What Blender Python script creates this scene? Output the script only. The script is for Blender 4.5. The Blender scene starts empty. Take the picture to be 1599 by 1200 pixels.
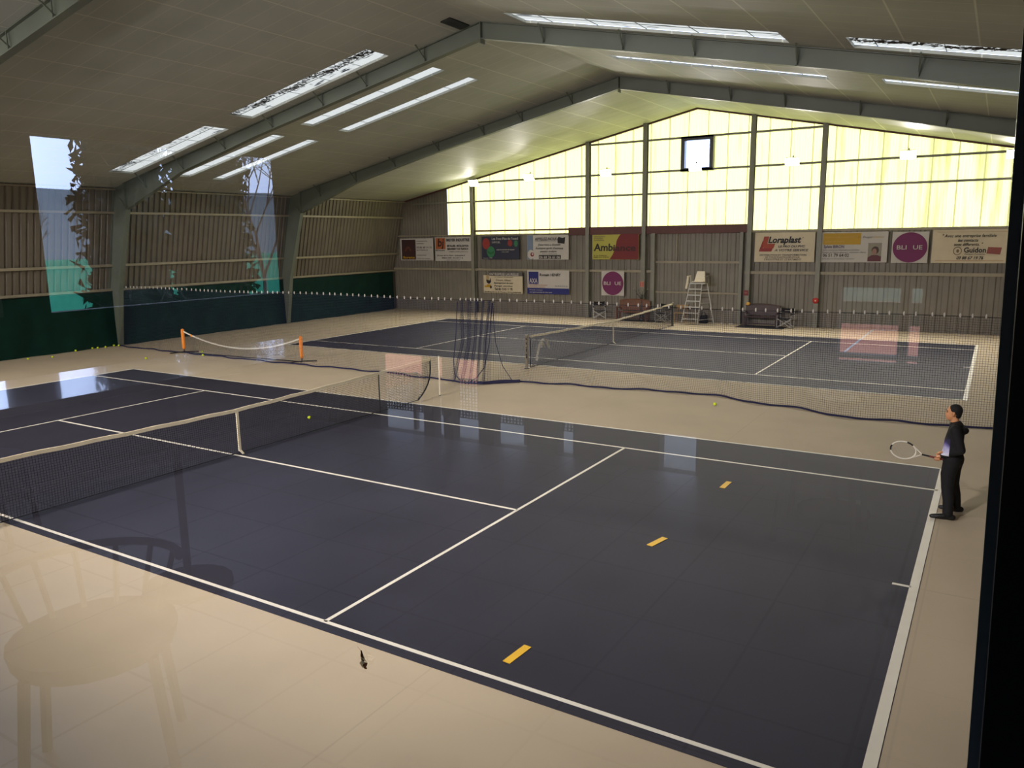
import bpy, bmesh, math, random
from mathutils import Vector, Matrix
random.seed(7)
S = bpy.context.scene
COL = S.collection
PI = math.pi
def srgb(r, g, b):
    f = lambda c: (c/255/12.92) if c/255 <= .04045 else ((c/255+.055)/1.055)**2.4
    return (f(r), f(g), f(b), 1)

# ------------------------------------------------------------ camera
cam = bpy.data.cameras.new('camera'); co = bpy.data.objects.new('camera', cam); COL.objects.link(co)
yaw, pit, rol = -.5532, -.1863, -.0152
f_ = Vector((math.sin(yaw)*math.cos(pit), math.cos(yaw)*math.cos(pit), math.sin(pit)))
r_ = f_.cross(Vector((0, 0, 1))).normalized(); u_ = r_.cross(f_)
r2 = r_*math.cos(rol)+u_*math.sin(rol); u2 = -r_*math.sin(rol)+u_*math.cos(rol)
m = Matrix((r2, u2, -f_)).transposed().to_4x4(); m.translation = Vector((12.4193, -9.8485, 4.1624))
co.matrix_world = m
cam.sensor_fit = 'HORIZONTAL'; cam.sensor_width = 36; cam.lens = 36*1224.8/1599; cam.clip_start = .05; cam.clip_end = 600
S.camera = co
# ------------------------------------------------------------ colour management, world
S.view_settings.view_transform = 'Standard'; S.view_settings.look = 'None'
S.view_settings.gamma = 1; S.view_settings.use_curve_mapping = False
S.view_settings.exposure = 0.2
SKY = 6.9
w = bpy.data.worlds.new('overcast_sky'); S.world = w; w.use_nodes = True
nt = w.node_tree; nt.nodes.clear()
o_ = nt.nodes.new('ShaderNodeOutputWorld'); bg = nt.nodes.new('ShaderNodeBackground'); bg.inputs[1].default_value = SKY
tc = nt.nodes.new('ShaderNodeTexCoord'); sx = nt.nodes.new('ShaderNodeSeparateXYZ'); rp = nt.nodes.new('ShaderNodeValToRGB')
rp.color_ramp.elements[0].position = .0; rp.color_ramp.elements[0].color = (.44, .57, .92, 1)
rp.color_ramp.elements[1].position = .5; rp.color_ramp.elements[1].color = (.50, .62, .92, 1)
nt.links.new(tc.outputs['Generated'], sx.inputs[0]); nt.links.new(sx.outputs[2], rp.inputs[0])
nt.links.new(rp.outputs[0], bg.inputs[0]); nt.links.new(bg.outputs[0], o_.inputs[0])
LAMP_FAR, LAMP_NEAR = 95, 195
S.cycles.max_bounces = 8; S.cycles.diffuse_bounces = 4; S.cycles.glossy_bounces = 4; S.cycles.transparent_max_bounces = 24
S.cycles.transmission_bounces = 6; S.cycles.sample_clamp_indirect = 6; S.cycles.use_denoising = True
S.cycles.caustics_reflective = False; S.cycles.caustics_refractive = False

# ------------------------------------------------------------ materials
def new_mat(name):
    m = bpy.data.materials.new(name); m.use_nodes = True; return m, m.node_tree, m.node_tree.nodes['Principled BSDF']
def mat(name, c, rough=.6, var=.12, scale=3., metal=0, spec=.5, bump=0, coat=0):
    m, nt, p = new_mat(name)
    p.inputs['Roughness'].default_value = rough; p.inputs['Metallic'].default_value = metal
    p.inputs['Specular IOR Level'].default_value = spec
    if coat: p.inputs['Coat Weight'].default_value = coat
    c = tuple(c[:3])
    tc = nt.nodes.new('ShaderNodeTexCoord'); n = nt.nodes.new('ShaderNodeTexNoise'); n.inputs['Scale'].default_value = scale; n.inputs['Detail'].default_value = 5
    r = nt.nodes.new('ShaderNodeValToRGB')
    r.color_ramp.elements[0].position = .3; r.color_ramp.elements[1].position = .7
    r.color_ramp.elements[0].color = tuple(x*(1-var) for x in c)+(1,); r.color_ramp.elements[1].color = tuple(min(1, x*(1+var)) for x in c)+(1,)
    nt.links.new(tc.outputs['Object'], n.inputs[0]); nt.links.new(n.outputs[0], r.inputs[0]); nt.links.new(r.outputs[0], p.inputs['Base Color'])
    if bump:
        b = nt.nodes.new('ShaderNodeBump'); b.inputs['Strength'].default_value = bump; b.inputs['Distance'].default_value = .02
        nt.links.new(n.outputs[0], b.inputs['Height']); nt.links.new(b.outputs[0], p.inputs['Normal'])
    return m
def grid_mat(name, c, line, sx_, sy_, wid, rough, spec=.5, var=.1, ox=0., oy=0., wid2=None, metal=0):
    """base colour with thin joints of another colour every sx_ by sy_ metres (object coordinates)"""
    m, nt, p = new_mat(name); p.inputs['Roughness'].default_value = rough; p.inputs['Specular IOR Level'].default_value = spec
    N = nt.nodes.new; L = nt.links.new
    tc = N('ShaderNodeTexCoord'); sp = N('ShaderNodeSeparateXYZ'); L(tc.outputs['Object'], sp.inputs[0])
    def line_mask(src, step, off, wid=wid):
        a = N('ShaderNodeMath'); a.operation = 'ADD'; a.inputs[1].default_value = off+1000*step; L(src, a.inputs[0])
        b = N('ShaderNodeMath'); b.operation = 'PINGPONG'; b.inputs[1].default_value = step/2; L(a.outputs[0], b.inputs[0])
        d = N('ShaderNodeMath'); d.operation = 'LESS_THAN'; d.inputs[1].default_value = wid; L(b.outputs[0], d.inputs[0]); return d.outputs[0]
    mx = N('ShaderNodeMath'); mx.operation = 'MAXIMUM'
    L(line_mask(sp.outputs[0], sx_, ox), mx.inputs[0]); L(line_mask(sp.outputs[1], sy_, oy, wid2 or wid), mx.inputs[1])
    n = N('ShaderNodeTexNoise'); n.inputs['Scale'].default_value = .7; n.inputs['Detail'].default_value = 6; L(tc.outputs['Object'], n.inputs[0])
    r = N('ShaderNodeValToRGB'); r.color_ramp.elements[0].position = .3; r.color_ramp.elements[1].position = .7
    r.color_ramp.elements[0].color = tuple(x*(1-var) for x in c[:3])+(1,); r.color_ramp.elements[1].color = tuple(x*(1+var) for x in c[:3])+(1,)
    L(n.outputs[0], r.inputs[0])
    mix = N('ShaderNodeMix'); mix.data_type = 'RGBA'; L(mx.outputs[0], mix.inputs[0]); L(r.outputs[0], mix.inputs[6]); mix.inputs[7].default_value = line
    L(mix.outputs[2], p.inputs['Base Color'])
    if metal:
        k = N('ShaderNodeMath'); k.operation = 'MULTIPLY'; k.inputs[1].default_value = metal; L(mx.outputs[0], k.inputs[0]); L(k.outputs[0], p.inputs['Metallic'])
    return m
def translucent_mat(name, c, seam, dirt_lo, dirt_hi, stripes=True, keep=.92):
    """backlit plastic sheet: translucent, stained, with a seam every 0.92 m"""
    m = bpy.data.materials.new(name); m.use_nodes = True; nt = m.node_tree; nt.nodes.clear(); N = nt.nodes.new; L = nt.links.new
    out = N('ShaderNodeOutputMaterial'); tr = N('ShaderNodeBsdfTranslucent'); df = N('ShaderNodeBsdfDiffuse'); ms = N('ShaderNodeMixShader')
    ms.inputs[0].default_value = .35
    tc = N('ShaderNodeTexCoord'); mp = N('ShaderNodeMapping'); L(tc.outputs['Object'], mp.inputs[0])
    mp.inputs['Scale'].default_value = (3.2, 1, .25) if stripes else (1, 5, 1)
    n = N('ShaderNodeTexNoise'); n.inputs['Scale'].default_value = 1.3; n.inputs['Detail'].default_value = 6; L(mp.outputs[0], n.inputs[0])
    r = N('ShaderNodeValToRGB'); r.color_ramp.elements[0].position = dirt_lo; r.color_ramp.elements[1].position = dirt_hi
    r.color_ramp.elements[0].color = seam; r.color_ramp.elements[1].color = c
    col = r.outputs[0]
    if not stripes: L(n.outputs[0], r.inputs[0])
    if stripes:
        sp = N('ShaderNodeSeparateXYZ'); L(tc.outputs['Object'], sp.inputs[0])
        wx = N('ShaderNodeMapRange'); wx.inputs[1].default_value = 3; wx.inputs[2].default_value = 13; wx.inputs[4].default_value = .17; L(sp.outputs[0], wx.inputs[0])
        sb = N('ShaderNodeMath'); sb.operation = 'SUBTRACT'; L(n.outputs[0], sb.inputs[0]); L(wx.outputs[0], sb.inputs[1]); L(sb.outputs[0], r.inputs[0])
        a = N('ShaderNodeMath'); a.operation = 'ADD'; a.inputs[1].default_value = 920.32; L(sp.outputs[0], a.inputs[0])
        b = N('ShaderNodeMath'); b.operation = 'PINGPONG'; b.inputs[1].default_value = .46; L(a.outputs[0], b.inputs[0])
        d = N('ShaderNodeMath'); d.operation = 'LESS_THAN'; d.inputs[1].default_value = .03; L(b.outputs[0], d.inputs[0])
        mx = N('ShaderNodeMix'); mx.data_type = 'RGBA'; L(d.outputs[0], mx.inputs[0]); L(col, mx.inputs[6])
        mx.inputs[7].default_value = (seam[0]*.8, seam[1]*.8, seam[2]*.8, 1); col = mx.outputs[2]
    L(col, tr.inputs[0]); L(col, df.inputs[0]); L(tr.outputs[0], ms.inputs[1]); L(df.outputs[0], ms.inputs[2]); L(ms.outputs[0], out.inputs[0]); return m
def glass_mat(name, tint=(1, 1, 1, 1), sheets=2):
    m = bpy.data.materials.new(name); m.use_nodes = True; nt = m.node_tree; nt.nodes.clear(); N = nt.nodes.new; L = nt.links.new
    out = N('ShaderNodeOutputMaterial'); t = N('ShaderNodeBsdfTransparent'); g = N('ShaderNodeBsdfGlossy'); ms = N('ShaderNodeMixShader')
    t.inputs[0].default_value = tint; g.inputs['Roughness'].default_value = 0; g.inputs[0].default_value = (1, 1, 1, 1)
    ge = N('ShaderNodeNewGeometry'); mi = N('ShaderNodeMix'); mi.inputs[2].default_value = 1.5; mi.inputs[3].default_value = 1/1.5
    L(ge.outputs['Backfacing'], mi.inputs[0]); fr = N('ShaderNodeFresnel'); L(mi.outputs[0], fr.inputs[0])
    a = N('ShaderNodeMath'); a.operation = 'MULTIPLY'; a.inputs[1].default_value = sheets; L(fr.outputs[0], a.inputs[0])
    b = N('ShaderNodeMath'); b.operation = 'ADD'; b.inputs[1].default_value = 1; L(fr.outputs[0], b.inputs[0])
    c = N('ShaderNodeMath'); c.operation = 'DIVIDE'; L(a.outputs[0], c.inputs[0]); L(b.outputs[0], c.inputs[1]); c.use_clamp = True
    L(c.outputs[0], ms.inputs[0]); L(t.outputs[0], ms.inputs[1]); L(g.outputs[0], ms.inputs[2]); L(ms.outputs[0], out.inputs[0]); return m
def emit_mat(name, c, s):
    m = bpy.data.materials.new(name); m.use_nodes = True; nt = m.node_tree; nt.nodes.clear()
    o = nt.nodes.new('ShaderNodeOutputMaterial'); e = nt.nodes.new('ShaderNodeEmission'); e.inputs[0].default_value = c; e.inputs[1].default_value = s
    nt.links.new(e.outputs[0], o.inputs[0]); return m

M = dict(
    beige=grid_mat('beige_carpet', srgb(186, 171, 146), srgb(181, 166, 142), 4.0, 100, .010, .85, .15, .05),
    court=grid_mat('blue_court_surface', srgb(49, 48, 58), srgb(46, 45, 54), 3.9, 1.95, .012, .65, .12, .12, oy=.3),
    white=mat('white_paint', srgb(228, 222, 205), .6, .04), yellow=mat('yellow_rubber', srgb(225, 178, 40), .6, .05),
    clad=mat('grey_cladding', srgb(124, 118, 106), .5, .1, 1.2), cladL=mat('brown_grey_cladding', srgb(110, 102, 90), .5, .12, 1.2),
    steel=mat('grey_painted_steel', srgb(128, 126, 114), .5, .08), steelL=mat('pale_painted_steel', srgb(150, 140, 118), .5, .08),
    steelD=mat('dark_green_grey_steel', srgb(98, 104, 92), .5, .1, 1.), black=mat('black_metal', srgb(14, 15, 15), .35, .05),
    red_d=mat('dark_oxide_red_paint', srgb(92, 52, 48), .6, .1), ceil=grid_mat('ceiling_panels', srgb(178, 180, 172), srgb(215, 215, 205), 1.25, .6, .016, .62, .3, .08, ox=-.55, wid2=.006, metal=.85),
    ceil2=None, green=mat('dark_green_windbreak_fabric', srgb(8, 42, 34), .9, .25, 1.5, spec=.15), navy=mat('navy_net_cord', srgb(26, 26, 62), .8, .1),
    netd=mat('dark_net_cord', srgb(20, 20, 24), .8, .1), band=mat('white_net_band', srgb(226, 214, 184), .7, .06),
    gable=translucent_mat('translucent_yellow_sheet', (1, .82, .20, 1), (.43, .345, .09, 1), .17, .42),
    sky=translucent_mat('translucent_roof_sheet', (.31, .265, .18, 1), (.01, .009, .008, 1), .33, .38, stripes=False),
    sky2=translucent_mat('clean_translucent_roof_sheet', (.31, .265, .18, 1), (.2, .17, .12, 1), .2, .35, stripes=False),
    glass=glass_mat('window_glass'), rub=mat('grey_gasket', srgb(96, 104, 100), .4, .1),
    orange=mat('orange_plastic', srgb(255, 150, 50), .5, .05), ball=mat('yellow_green_felt', srgb(206, 224, 40), .9, .08, 40),
    wood=mat('brown_wood', srgb(108, 66, 36), .5, .2, 8), wood_d=mat('dark_red_brown_wood', srgb(62, 38, 34), .5, .2, 8), wood_l=mat('light_wood', srgb(170, 135, 85), .5, .15, 8),
    chrome=mat('white_tube', srgb(205, 205, 200), .35, .04), cblack=mat('black_canvas', srgb(18, 18, 20), .9, .1),
    plast=mat('cream_plastic', srgb(225, 215, 190), .5, .05), red=mat('red_plastic', srgb(170, 30, 25), .5, .05),
    mattex=mat('black_rubber_mat', srgb(20, 20, 20), .8, .1), cwhite=mat('sign_white', srgb(190, 184, 176), .6, .03), ccream=mat('sign_cream', srgb(204, 190, 162), .6, .04),
    tile=grid_mat('pale_floor_tiles', srgb(112, 114, 112), srgb(70, 70, 68), .45, .45, .006, .5), plaster=mat('grey_plaster', srgb(120, 112, 100), .8, .05),
    dark=mat('dark_furniture', srgb(24, 21, 20), .7, .2, spec=.1), darkwall=mat('dark_wall_paint', srgb(60, 56, 50), .8, .05),
    clay=mat('orange_clay', srgb(214, 128, 92), .95, .06, 2), claytarp=mat('green_fence_fabric', srgb(50, 165, 128), .8, .1),
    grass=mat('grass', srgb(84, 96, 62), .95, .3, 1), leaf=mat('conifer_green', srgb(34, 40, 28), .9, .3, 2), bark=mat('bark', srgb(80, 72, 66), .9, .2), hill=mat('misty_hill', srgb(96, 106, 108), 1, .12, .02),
    concrete=mat('concrete', srgb(150, 148, 140), .9, .1), table=mat('glossy_table_top', srgb(225, 232, 240), .16, .05, spec=1, coat=1),
    skin=mat('skin', srgb(214, 150, 104), .5, .06, 20), hair=mat('black_hair', srgb(14, 11, 10), .8, .1, 60), trous=mat('black_trousers', srgb(12, 12, 14), .85, .2, 20),
    shoe=mat('black_shoe', srgb(14, 14, 15), .5, .1), pink=mat('salmon_mesh', srgb(205, 90, 80), .6, .1), grip=mat('red_brown_grip', srgb(120, 48, 42), .7, .1),
)
M['ceil2'] = M['ceil']
def solid(name, rgb, rough=.6):
    k = 'c_%d_%d_%d' % rgb
    if k not in M: M[k] = mat(name, srgb(*rgb), rough, .03)
    return M[k]

# ------------------------------------------------------------ mesh helpers
class MB:
    def __init__(s): s.v = []; s.f = []; s.m = []; s.cur = 0; s.mats = []
    def use(s, mt):
        if mt not in s.mats: s.mats.append(mt)
        s.cur = s.mats.index(mt); return s
    def add(s, vs, fs):
        n = len(s.v); s.v += [tuple(v) for v in vs]; s.f += [tuple(i+n for i in f) for f in fs]; s.m += [s.cur]*len(fs); return s
    def box(s, x0, x1, y0, y1, z0, z1):
        return s.hexa([(x0, y0, z0), (x1, y0, z0), (x1, y1, z0), (x0, y1, z0), (x0, y0, z1), (x1, y0, z1), (x1, y1, z1), (x0, y1, z1)])
    def hexa(s, p): return s.add(p, [(0, 3, 2, 1), (4, 5, 6, 7), (0, 1, 5, 4), (1, 2, 6, 5), (2, 3, 7, 6), (3, 0, 4, 7)])
    def quad(s, a, b, c, d): return s.add([a, b, c, d], [(0, 1, 2, 3)])
    def prism(s, poly, y0, y1):
        """poly in (x,z), extruded along y"""
        n = len(poly); vs = [(x, y0, z) for x, z in poly]+[(x, y1, z) for x, z in poly]
        return s.add(vs, [tuple(range(n)), tuple(range(2*n-1, n-1, -1))]+[(i, i+n, (i+1) % n+n, (i+1) % n) for i in range(n)])
    def bar(s, a, b, wd, dp, up=(0, 0, 1)):
        a, b = Vector(a), Vector(b); d = (b-a).normalized(); u = Vector(up)
        if abs(d.dot(u)) > .98: u = Vector((0, 1, 0))
        sd = d.cross(u).normalized()*wd/2; u = sd.cross(d).normalized()*dp/2
        return s.hexa([a-sd-u, a+sd-u, a+sd+u, a-sd+u, b-sd-u, b+sd-u, b+sd+u, b-sd+u])
    def tube(s, pts, rad, seg=6, caps=True, side=None):
        pts = [Vector(p) for p in pts]; n = len(pts)
        if not isinstance(rad, (list, tuple)): rad = [rad]*n
        base = len(s.v); prev = Vector(side) if side else None; rings = []
        for i, p in enumerate(pts):
            t = (pts[min(i+1, n-1)]-pts[max(i-1, 0)])
            t = t.normalized() if t.length > 1e-9 else Vector((0, 0, 1))
            if prev is None: prev = Vector((0, 0, 1)) if abs(t.z) < .9 else Vector((0, 1, 0))
            a = prev-t*prev.dot(t)
            if a.length < 1e-4: a = t.orthogonal()
            a.normalize(); b = t.cross(a)
            if not side: prev = a
            ra, rb = rad[i] if isinstance(rad[i], (tuple, list)) else (rad[i], rad[i])
            rings.append([p+a*ra*math.cos(2*PI*k/seg)+b*rb*math.sin(2*PI*k/seg) for k in range(seg)])
        vs = [v for r in rings for v in r]
        fs = [(i*seg+k, i*seg+(k+1) % seg, (i+1)*seg+(k+1) % seg, (i+1)*seg+k) for i in range(n-1) for k in range(seg)]
        if caps: fs += [tuple(range(seg))[::-1], tuple((n-1)*seg+k for k in range(seg))]
        return s.add(vs, fs)
    def limb(s, pts, rad, side=(0, 1, 0), seg=12):
        """tube with rounded ends; rad items (radius along side, radius across)"""
        P = [Vector(p) for p in pts]; R = [r if isinstance(r, (tuple, list)) else (r, r) for r in rad]
        d0 = (P[0]-P[1]).normalized(); d1 = (P[-1]-P[-2]).normalized()
        pp, rr = [], []
        for k in (.98, .85, .5): q = math.sqrt(1-k*k); pp.append(P[0]+d0*min(R[0])*k); rr.append((R[0][0]*q, R[0][1]*q))
        pp += P; rr += R
        for k in (.5, .85, .98): q = math.sqrt(1-k*k); pp.append(P[-1]+d1*min(R[-1])*k); rr.append((R[-1][0]*q, R[-1][1]*q))
        return s.tube(pp, rr, seg, True, side)
    def ball(s, c, r, seg=14, rings=9):
        if not isinstance(r, (tuple, list)): r = (r, r, r)
        vs = [(c[0], c[1], c[2]+r[2])]
        for i in range(1, rings):
            a = PI*i/rings
            for k in range(seg): b = 2*PI*k/seg; vs.append((c[0]+r[0]*math.sin(a)*math.cos(b), c[1]+r[1]*math.sin(a)*math.sin(b), c[2]+r[2]*math.cos(a)))
        vs.append((c[0], c[1], c[2]-r[2])); fs = [(0, 1+k, 1+(k+1) % seg) for k in range(seg)]
        for i in range(rings-2): fs += [(1+i*seg+k, 1+(i+1)*seg+k, 1+(i+1)*seg+(k+1) % seg, 1+i*seg+(k+1) % seg) for k in range(seg)]
        l = len(vs)-1; q = 1+(rings-2)*seg; fs += [(l, q+(k+1) % seg, q+k) for k in range(seg)]
        return s.add(vs, fs)
    def disc(s, c, rx, rz, seg=32, y=None, th=.004):
        return s.prism([(c[0]+rx*math.cos(2*PI*k/seg), c[1]+rz*math.sin(2*PI*k/seg)) for k in range(seg)], y, y+th)
    def build(s, name, mt=None, parent=None, smooth=False, bevel=0, org=None):
        me = bpy.data.meshes.new(name); o = org or (parent.location if parent is not None and parent.get('_w') else None)
        vs = s.v if o is None else [(x-o[0], y-o[1], z-o[2]) for x, y, z in s.v]
        me.from_pydata(vs, [], s.f); me.update()
        if s.mats:
            for q in s.mats: me.materials.append(q)
            me.polygons.foreach_set('material_index', s.m)
        else: me.materials.append(mt)
        if smooth: me.polygons.foreach_set('use_smooth', [True]*len(me.polygons))
        ob = bpy.data.objects.new(name, me); COL.objects.link(ob)
        if parent is not None: ob.parent = parent
        elif org: ob.location = org
        if bevel:
            b = ob.modifiers.new('bevel', 'BEVEL'); b.width = bevel; b.segments = 2; b.limit_method = 'ANGLE'
        return ob
def tag(o, label=None, cat=None, group=None, kind=None):
    for k, v in (('label', label), ('category', cat), ('group', group), ('kind', kind)):
        if v: o[k] = v
    return o
def root(name, loc, label, cat, group=None, kind=None, rz=0):
    """Empty at a thing's base; its parts are given in world coordinates"""
    o = bpy.data.objects.new(name, None); o.empty_display_size = .2; COL.objects.link(o); o.location = loc; o.rotation_euler[2] = rz; o['_w'] = 1
    return tag(o, label, cat, group, kind)
def copy_tree(o, parent=None):
    c = o.copy(); COL.objects.link(c)
    if parent is not None: c.parent = parent
    for ch in list(o.children): copy_tree(ch, c)
    return c
def text_into(mb, mt, s, x, z, size, y, align='LEFT', shear=0, bold=0, width=None):
    """lettering standing in the plane y, readable from -y"""
    cu = bpy.data.curves.new('t', 'FONT'); cu.body = s; cu.size = size; cu.align_x = align; cu.shear = shear; cu.offset = bold; cu.extrude = .002; cu.resolution_u = 2
    ob = bpy.data.objects.new('t', cu); COL.objects.link(ob); bpy.context.view_layer.update()
    me = bpy.data.meshes.new_from_object(ob.evaluated_get(bpy.context.evaluated_depsgraph_get()))
    xs = [v.co.x for v in me.vertices] or [0, 1]
    k = 1. if not width else width/max(1e-6, max(xs)-min(xs))
    x0 = min(xs) if width and align == 'LEFT' else 0
    mb.use(mt).add([(x+(v.co.x-x0)*k, y-.012-v.co.z, z+v.co.y) for v in me.vertices], [tuple(p.vertices) for p in me.polygons])
    bpy.data.objects.remove(ob); bpy.data.curves.remove(cu); bpy.data.meshes.remove(me)

# ------------------------------------------------------------ hall dimensions
CX, RIDGE, SLOPE, YN, YF = .1, 9.81, .206, -9.1, 26.7
rz = lambda x: RIDGE-SLOPE*abs(x-CX)
# ------------------------------------------------------------ floor and courts
tag(MB().box(-19, 19.2, YN, 27, -.2, 0).build('floor', M['beige']), kind='structure')
def court(name, cx, cy, y0, y1, lines):
    fl = MB().box(cx-11.93, cx+11.94, cy+y0, cy+y1, 0, .004).build(name, M['court']); tag(fl, kind='structure')
    b = MB()
    for x0, x1, a, c in lines: b.box(cx+x0, cx+x1, cy+a, cy+c, .003, .007)
    b.build('court_line', M['white'], fl); return fl
H = .025
base = [(-11.885, 11.885, 4.115-H, 4.115+H), (-6.4-H, -6.4+H, -4.115, 4.115), (6.4-H, 6.4+H, -4.115, 4.115), (-6.4, 6.4, -H, H), (-11.885, 11.885, 5.485-H, 5.485+H),
        (11.65, 11.85, -H, H), (-11.85, -11.65, -H, H)]
court('floor_near_court', 0, 0, -4.27, 5.51, base+[(-11.885, 11.885, -4.115-H, -4.115+H), (-11.935, -11.835, -4.14, 5.51), (11.835, 11.935, -4.14, 5.51)])
court('floor_far_court', .1, 17.63, -5.51, 5.51, base+[(-11.885, 11.885, -4.115-H, -4.115+H), (-11.885, 11.885, -5.485-H, -5.485+H), (-11.935, -11.835, -5.51, 5.51), (11.835, 11.935, -5.51, 5.51)])
# ------------------------------------------------------------ roof
SK = [(-15.2, -9.7, 7.42, 8.38), (-8.55, -2.75, 7.42, 8.38), (-15.2, -9.7, 10.25, 10.8), (-8.45, -2.7, 10.35, 10.95), (-15.3, -9.75, 11.95, 12.5), (-8.5, -2.7, 12.25, 12.8),
      (1.65, 8.2, 7.42, 8.5), (9.5, 15.2, 7.42, 8.5), (1.95, 8.15, 12.8, 13.5), (9.55, 15.3, 12.45, 13.2)]
def slope(name, xa, xb, holes):
    xs = sorted({xa, xb} | {h[0] for h in holes} | {h[1] for h in holes}); ys = sorted({YN, YF+.1} | {h[2] for h in holes} | {h[3] for h in holes}); b = MB()
    for i in range(len(xs)-1):
        for j in range(len(ys)-1):
            cx, cy = (xs[i]+xs[i+1])/2, (ys[j]+ys[j+1])/2
            if any(h[0] < cx < h[1] and h[2] < cy < h[3] for h in holes): continue
            q = [(xs[i], ys[j]), (xs[i+1], ys[j]), (xs[i+1], ys[j+1]), (xs[i], ys[j+1])]
            b.hexa([(x, y, rz(x)) for x, y in q]+[(x, y, rz(x)+.07) for x, y in q])
    return tag(b.build(name, M['ceil']), kind='structure')
slope('ceiling_west', -17.7, CX, [h for h in SK if h[1] < 0]); slope('ceiling_east', CX, 17.9, [h for h in SK if h[0] > 0])
for i, (x0, x1, y0, y1) in enumerate(SK):
    e = .06; q = [(x0-e, y0-e), (x1+e, y0-e), (x1+e, y1+e), (x0-e, y1+e)]
    sk = MB().add([(x, y, rz(x)+.085) for x, y in q], [(0, 1, 2, 3)]).build('window_%d' % (i+2), M['sky'] if y0 < 8 else M['sky2']); tag(sk, kind='structure')
    b = MB(); x = math.ceil(x0/1.25)*1.25-.05
    while x < x1: b.bar((x, y0, rz(x)+.06), (x, y1, rz(x)+.06), .012, .01); x += 1.25
    if y1-y0 > .8: ym = (y0+y1)/2; b.bar((x0, ym, rz(x0)+.06), (x1, ym, rz(x1)+.06), .012, .01)
    b.build('glazing_bar', M['steelD'], sk)
    if i in (0, 1, 7):      # fallen leaves caught along the upper edge of the sheet
        rd = random.Random(i); b = MB(); x = x0
        while x < x1:
            dens = (.15, 1, .7)[(0, 1, 7).index(i)] if not (i == 0 and x < x0+1.2) else 1
            for _ in range(int(60*dens*(.35+.65*abs(math.sin(x*2.3)))+1)):
                px_ = x+rd.random()*.25; py_ = (y0+y1)/2-.06+rd.gauss(-.12 if i != 7 else .0, .09)+.07*math.sin(px_*4); py_ = min(max(py_, y0+.05), y1-.05); q = rd.uniform(.03, .085); a = rd.random()*PI
                dx, dy = q*math.cos(a), q*math.sin(a); z_ = rz(px_)+.055
                b.add([(px_-dx, py_-dy, z_), (px_+dy*.5, py_-dx*.5, z_), (px_+dx, py_+dy, z_), (px_-dy*.5, py_+dx*.5, z_)], [(0, 1, 2, 3)])
            x += .25
        tag(b.build('leaf_litter', M['bark'], sk), kind='stuff')
# ------------------------------------------------------------ portal frames
def frame(n, y, legs=True):
    b = MB(); wd = .2; nx = CX
    for s in (-1, 1):
        P = lambda d: nx+s*d
        prof = [(0, .43), (9, .4), (13, .5), (16.6, 1.0)]
        for (a, da), (c, dc) in zip(prof, prof[1:]):
            for y0, y1, t0, t1 in ((y-.015, y+.015, 0, 1), ):
                b.hexa([(P(a), y0, rz(P(a))-da), (P(c), y0, rz(P(c))-dc), (P(c), y1, rz(P(c))-dc), (P(a), y1, rz(P(a))-da),
                        (P(a), y0, rz(P(a))-.01), (P(c), y0, rz(P(c))-.01), (P(c), y1, rz(P(c))-.01), (P(a), y1, rz(P(a))-.01)])
            b.bar((P(a), y, rz(P(a))-da), (P(c), y, rz(P(c))-dc), wd, .025); b.bar((P(a), y, rz(P(a))-.015), (P(c), y, rz(P(c))-.015), wd, .02)
        # leg, deep at the knee and slim at the foot
        outer = [(P(17.25), rz(P(17.25))-.02), (P(18.25), 2.25), (P(18.3), 0)]; inner = [(P(16.55), rz(P(16.6))-1.0), (P(17.55), 2.3), (P(17.95), 0)]
        for (o0, o1), (i0, i1) in zip(zip(outer, outer[1:]), zip(inner, inner[1:])):
            b.add([(o0[0], y-.015, o0[1]), (o1[0], y-.015, o1[1]), (i1[0], y-.015, i1[1]), (i0[0], y-.015, i0[1]), (o0[0], y+.015, o0[1]), (o1[0], y+.015, o1[1]), (i1[0], y+.015, i1[1]), (i0[0], y+.015, i0[1])],
                  [(0, 1, 2, 3), (7, 6, 5, 4)])
            b.bar((i0[0], y, i0[1]), (i1[0], y, i1[1]), wd, .025, (1, 0, 0)); b.bar((o0[0], y, o0[1]), (o1[0], y, o1[1]), wd, .025, (1, 0, 0))
        b.hexa([(P(16.55), y-.015, rz(P(16.6))-1.0), (P(16.6), y-.015, rz(P(16.6))-1.0), (P(16.6), y+.015, rz(P(16.6))-1), (P(16.55), y+.015, rz(P(16.6))-1)] +
               [(P(16.5), y-.015, rz(P(16.5))-.02), (P(17.25), y-.015, rz(P(17.25))-.02), (P(17.25), y+.015, rz(P(17.25))-.02), (P(16.5), y+.015, rz(P(16.5))-.02)])
        b.bar((P(16.5), y, rz(P(16.5))-.02), (P(16.55), y, rz(P(16.6))-1.0), wd, .02, (1, 0, 0))
    fr = tag(b.build('trim_%d' % n, M['steelD']), kind='structure')
    for s in (-1, 1):
        for d in (1.9, 4.1, 5.9, 8.2, 10.6, 12.9, 15.2):
            x = nx+s*d; dep = .42 if d < 12 else .55
            MB().bar((x, y, rz(x)-dep+.03), (x+s*.05, y-.42, rz(x)-.01), .035, .03).bar((x, y, rz(x)-dep+.03), (x+s*.05, y+.42, rz(x)-.01), .035, .03).bar((x, y-.09, rz(x)-dep), (x, y-.09, rz(x)-.02), .02, .02).build('brace', M['steelD'], fr)
    MB().box(nx-.012, nx+.012, y-.11, y+.11, 9.25, 9.8).build('ridge_plate', M['steelD'], fr)
    return fr
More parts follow.
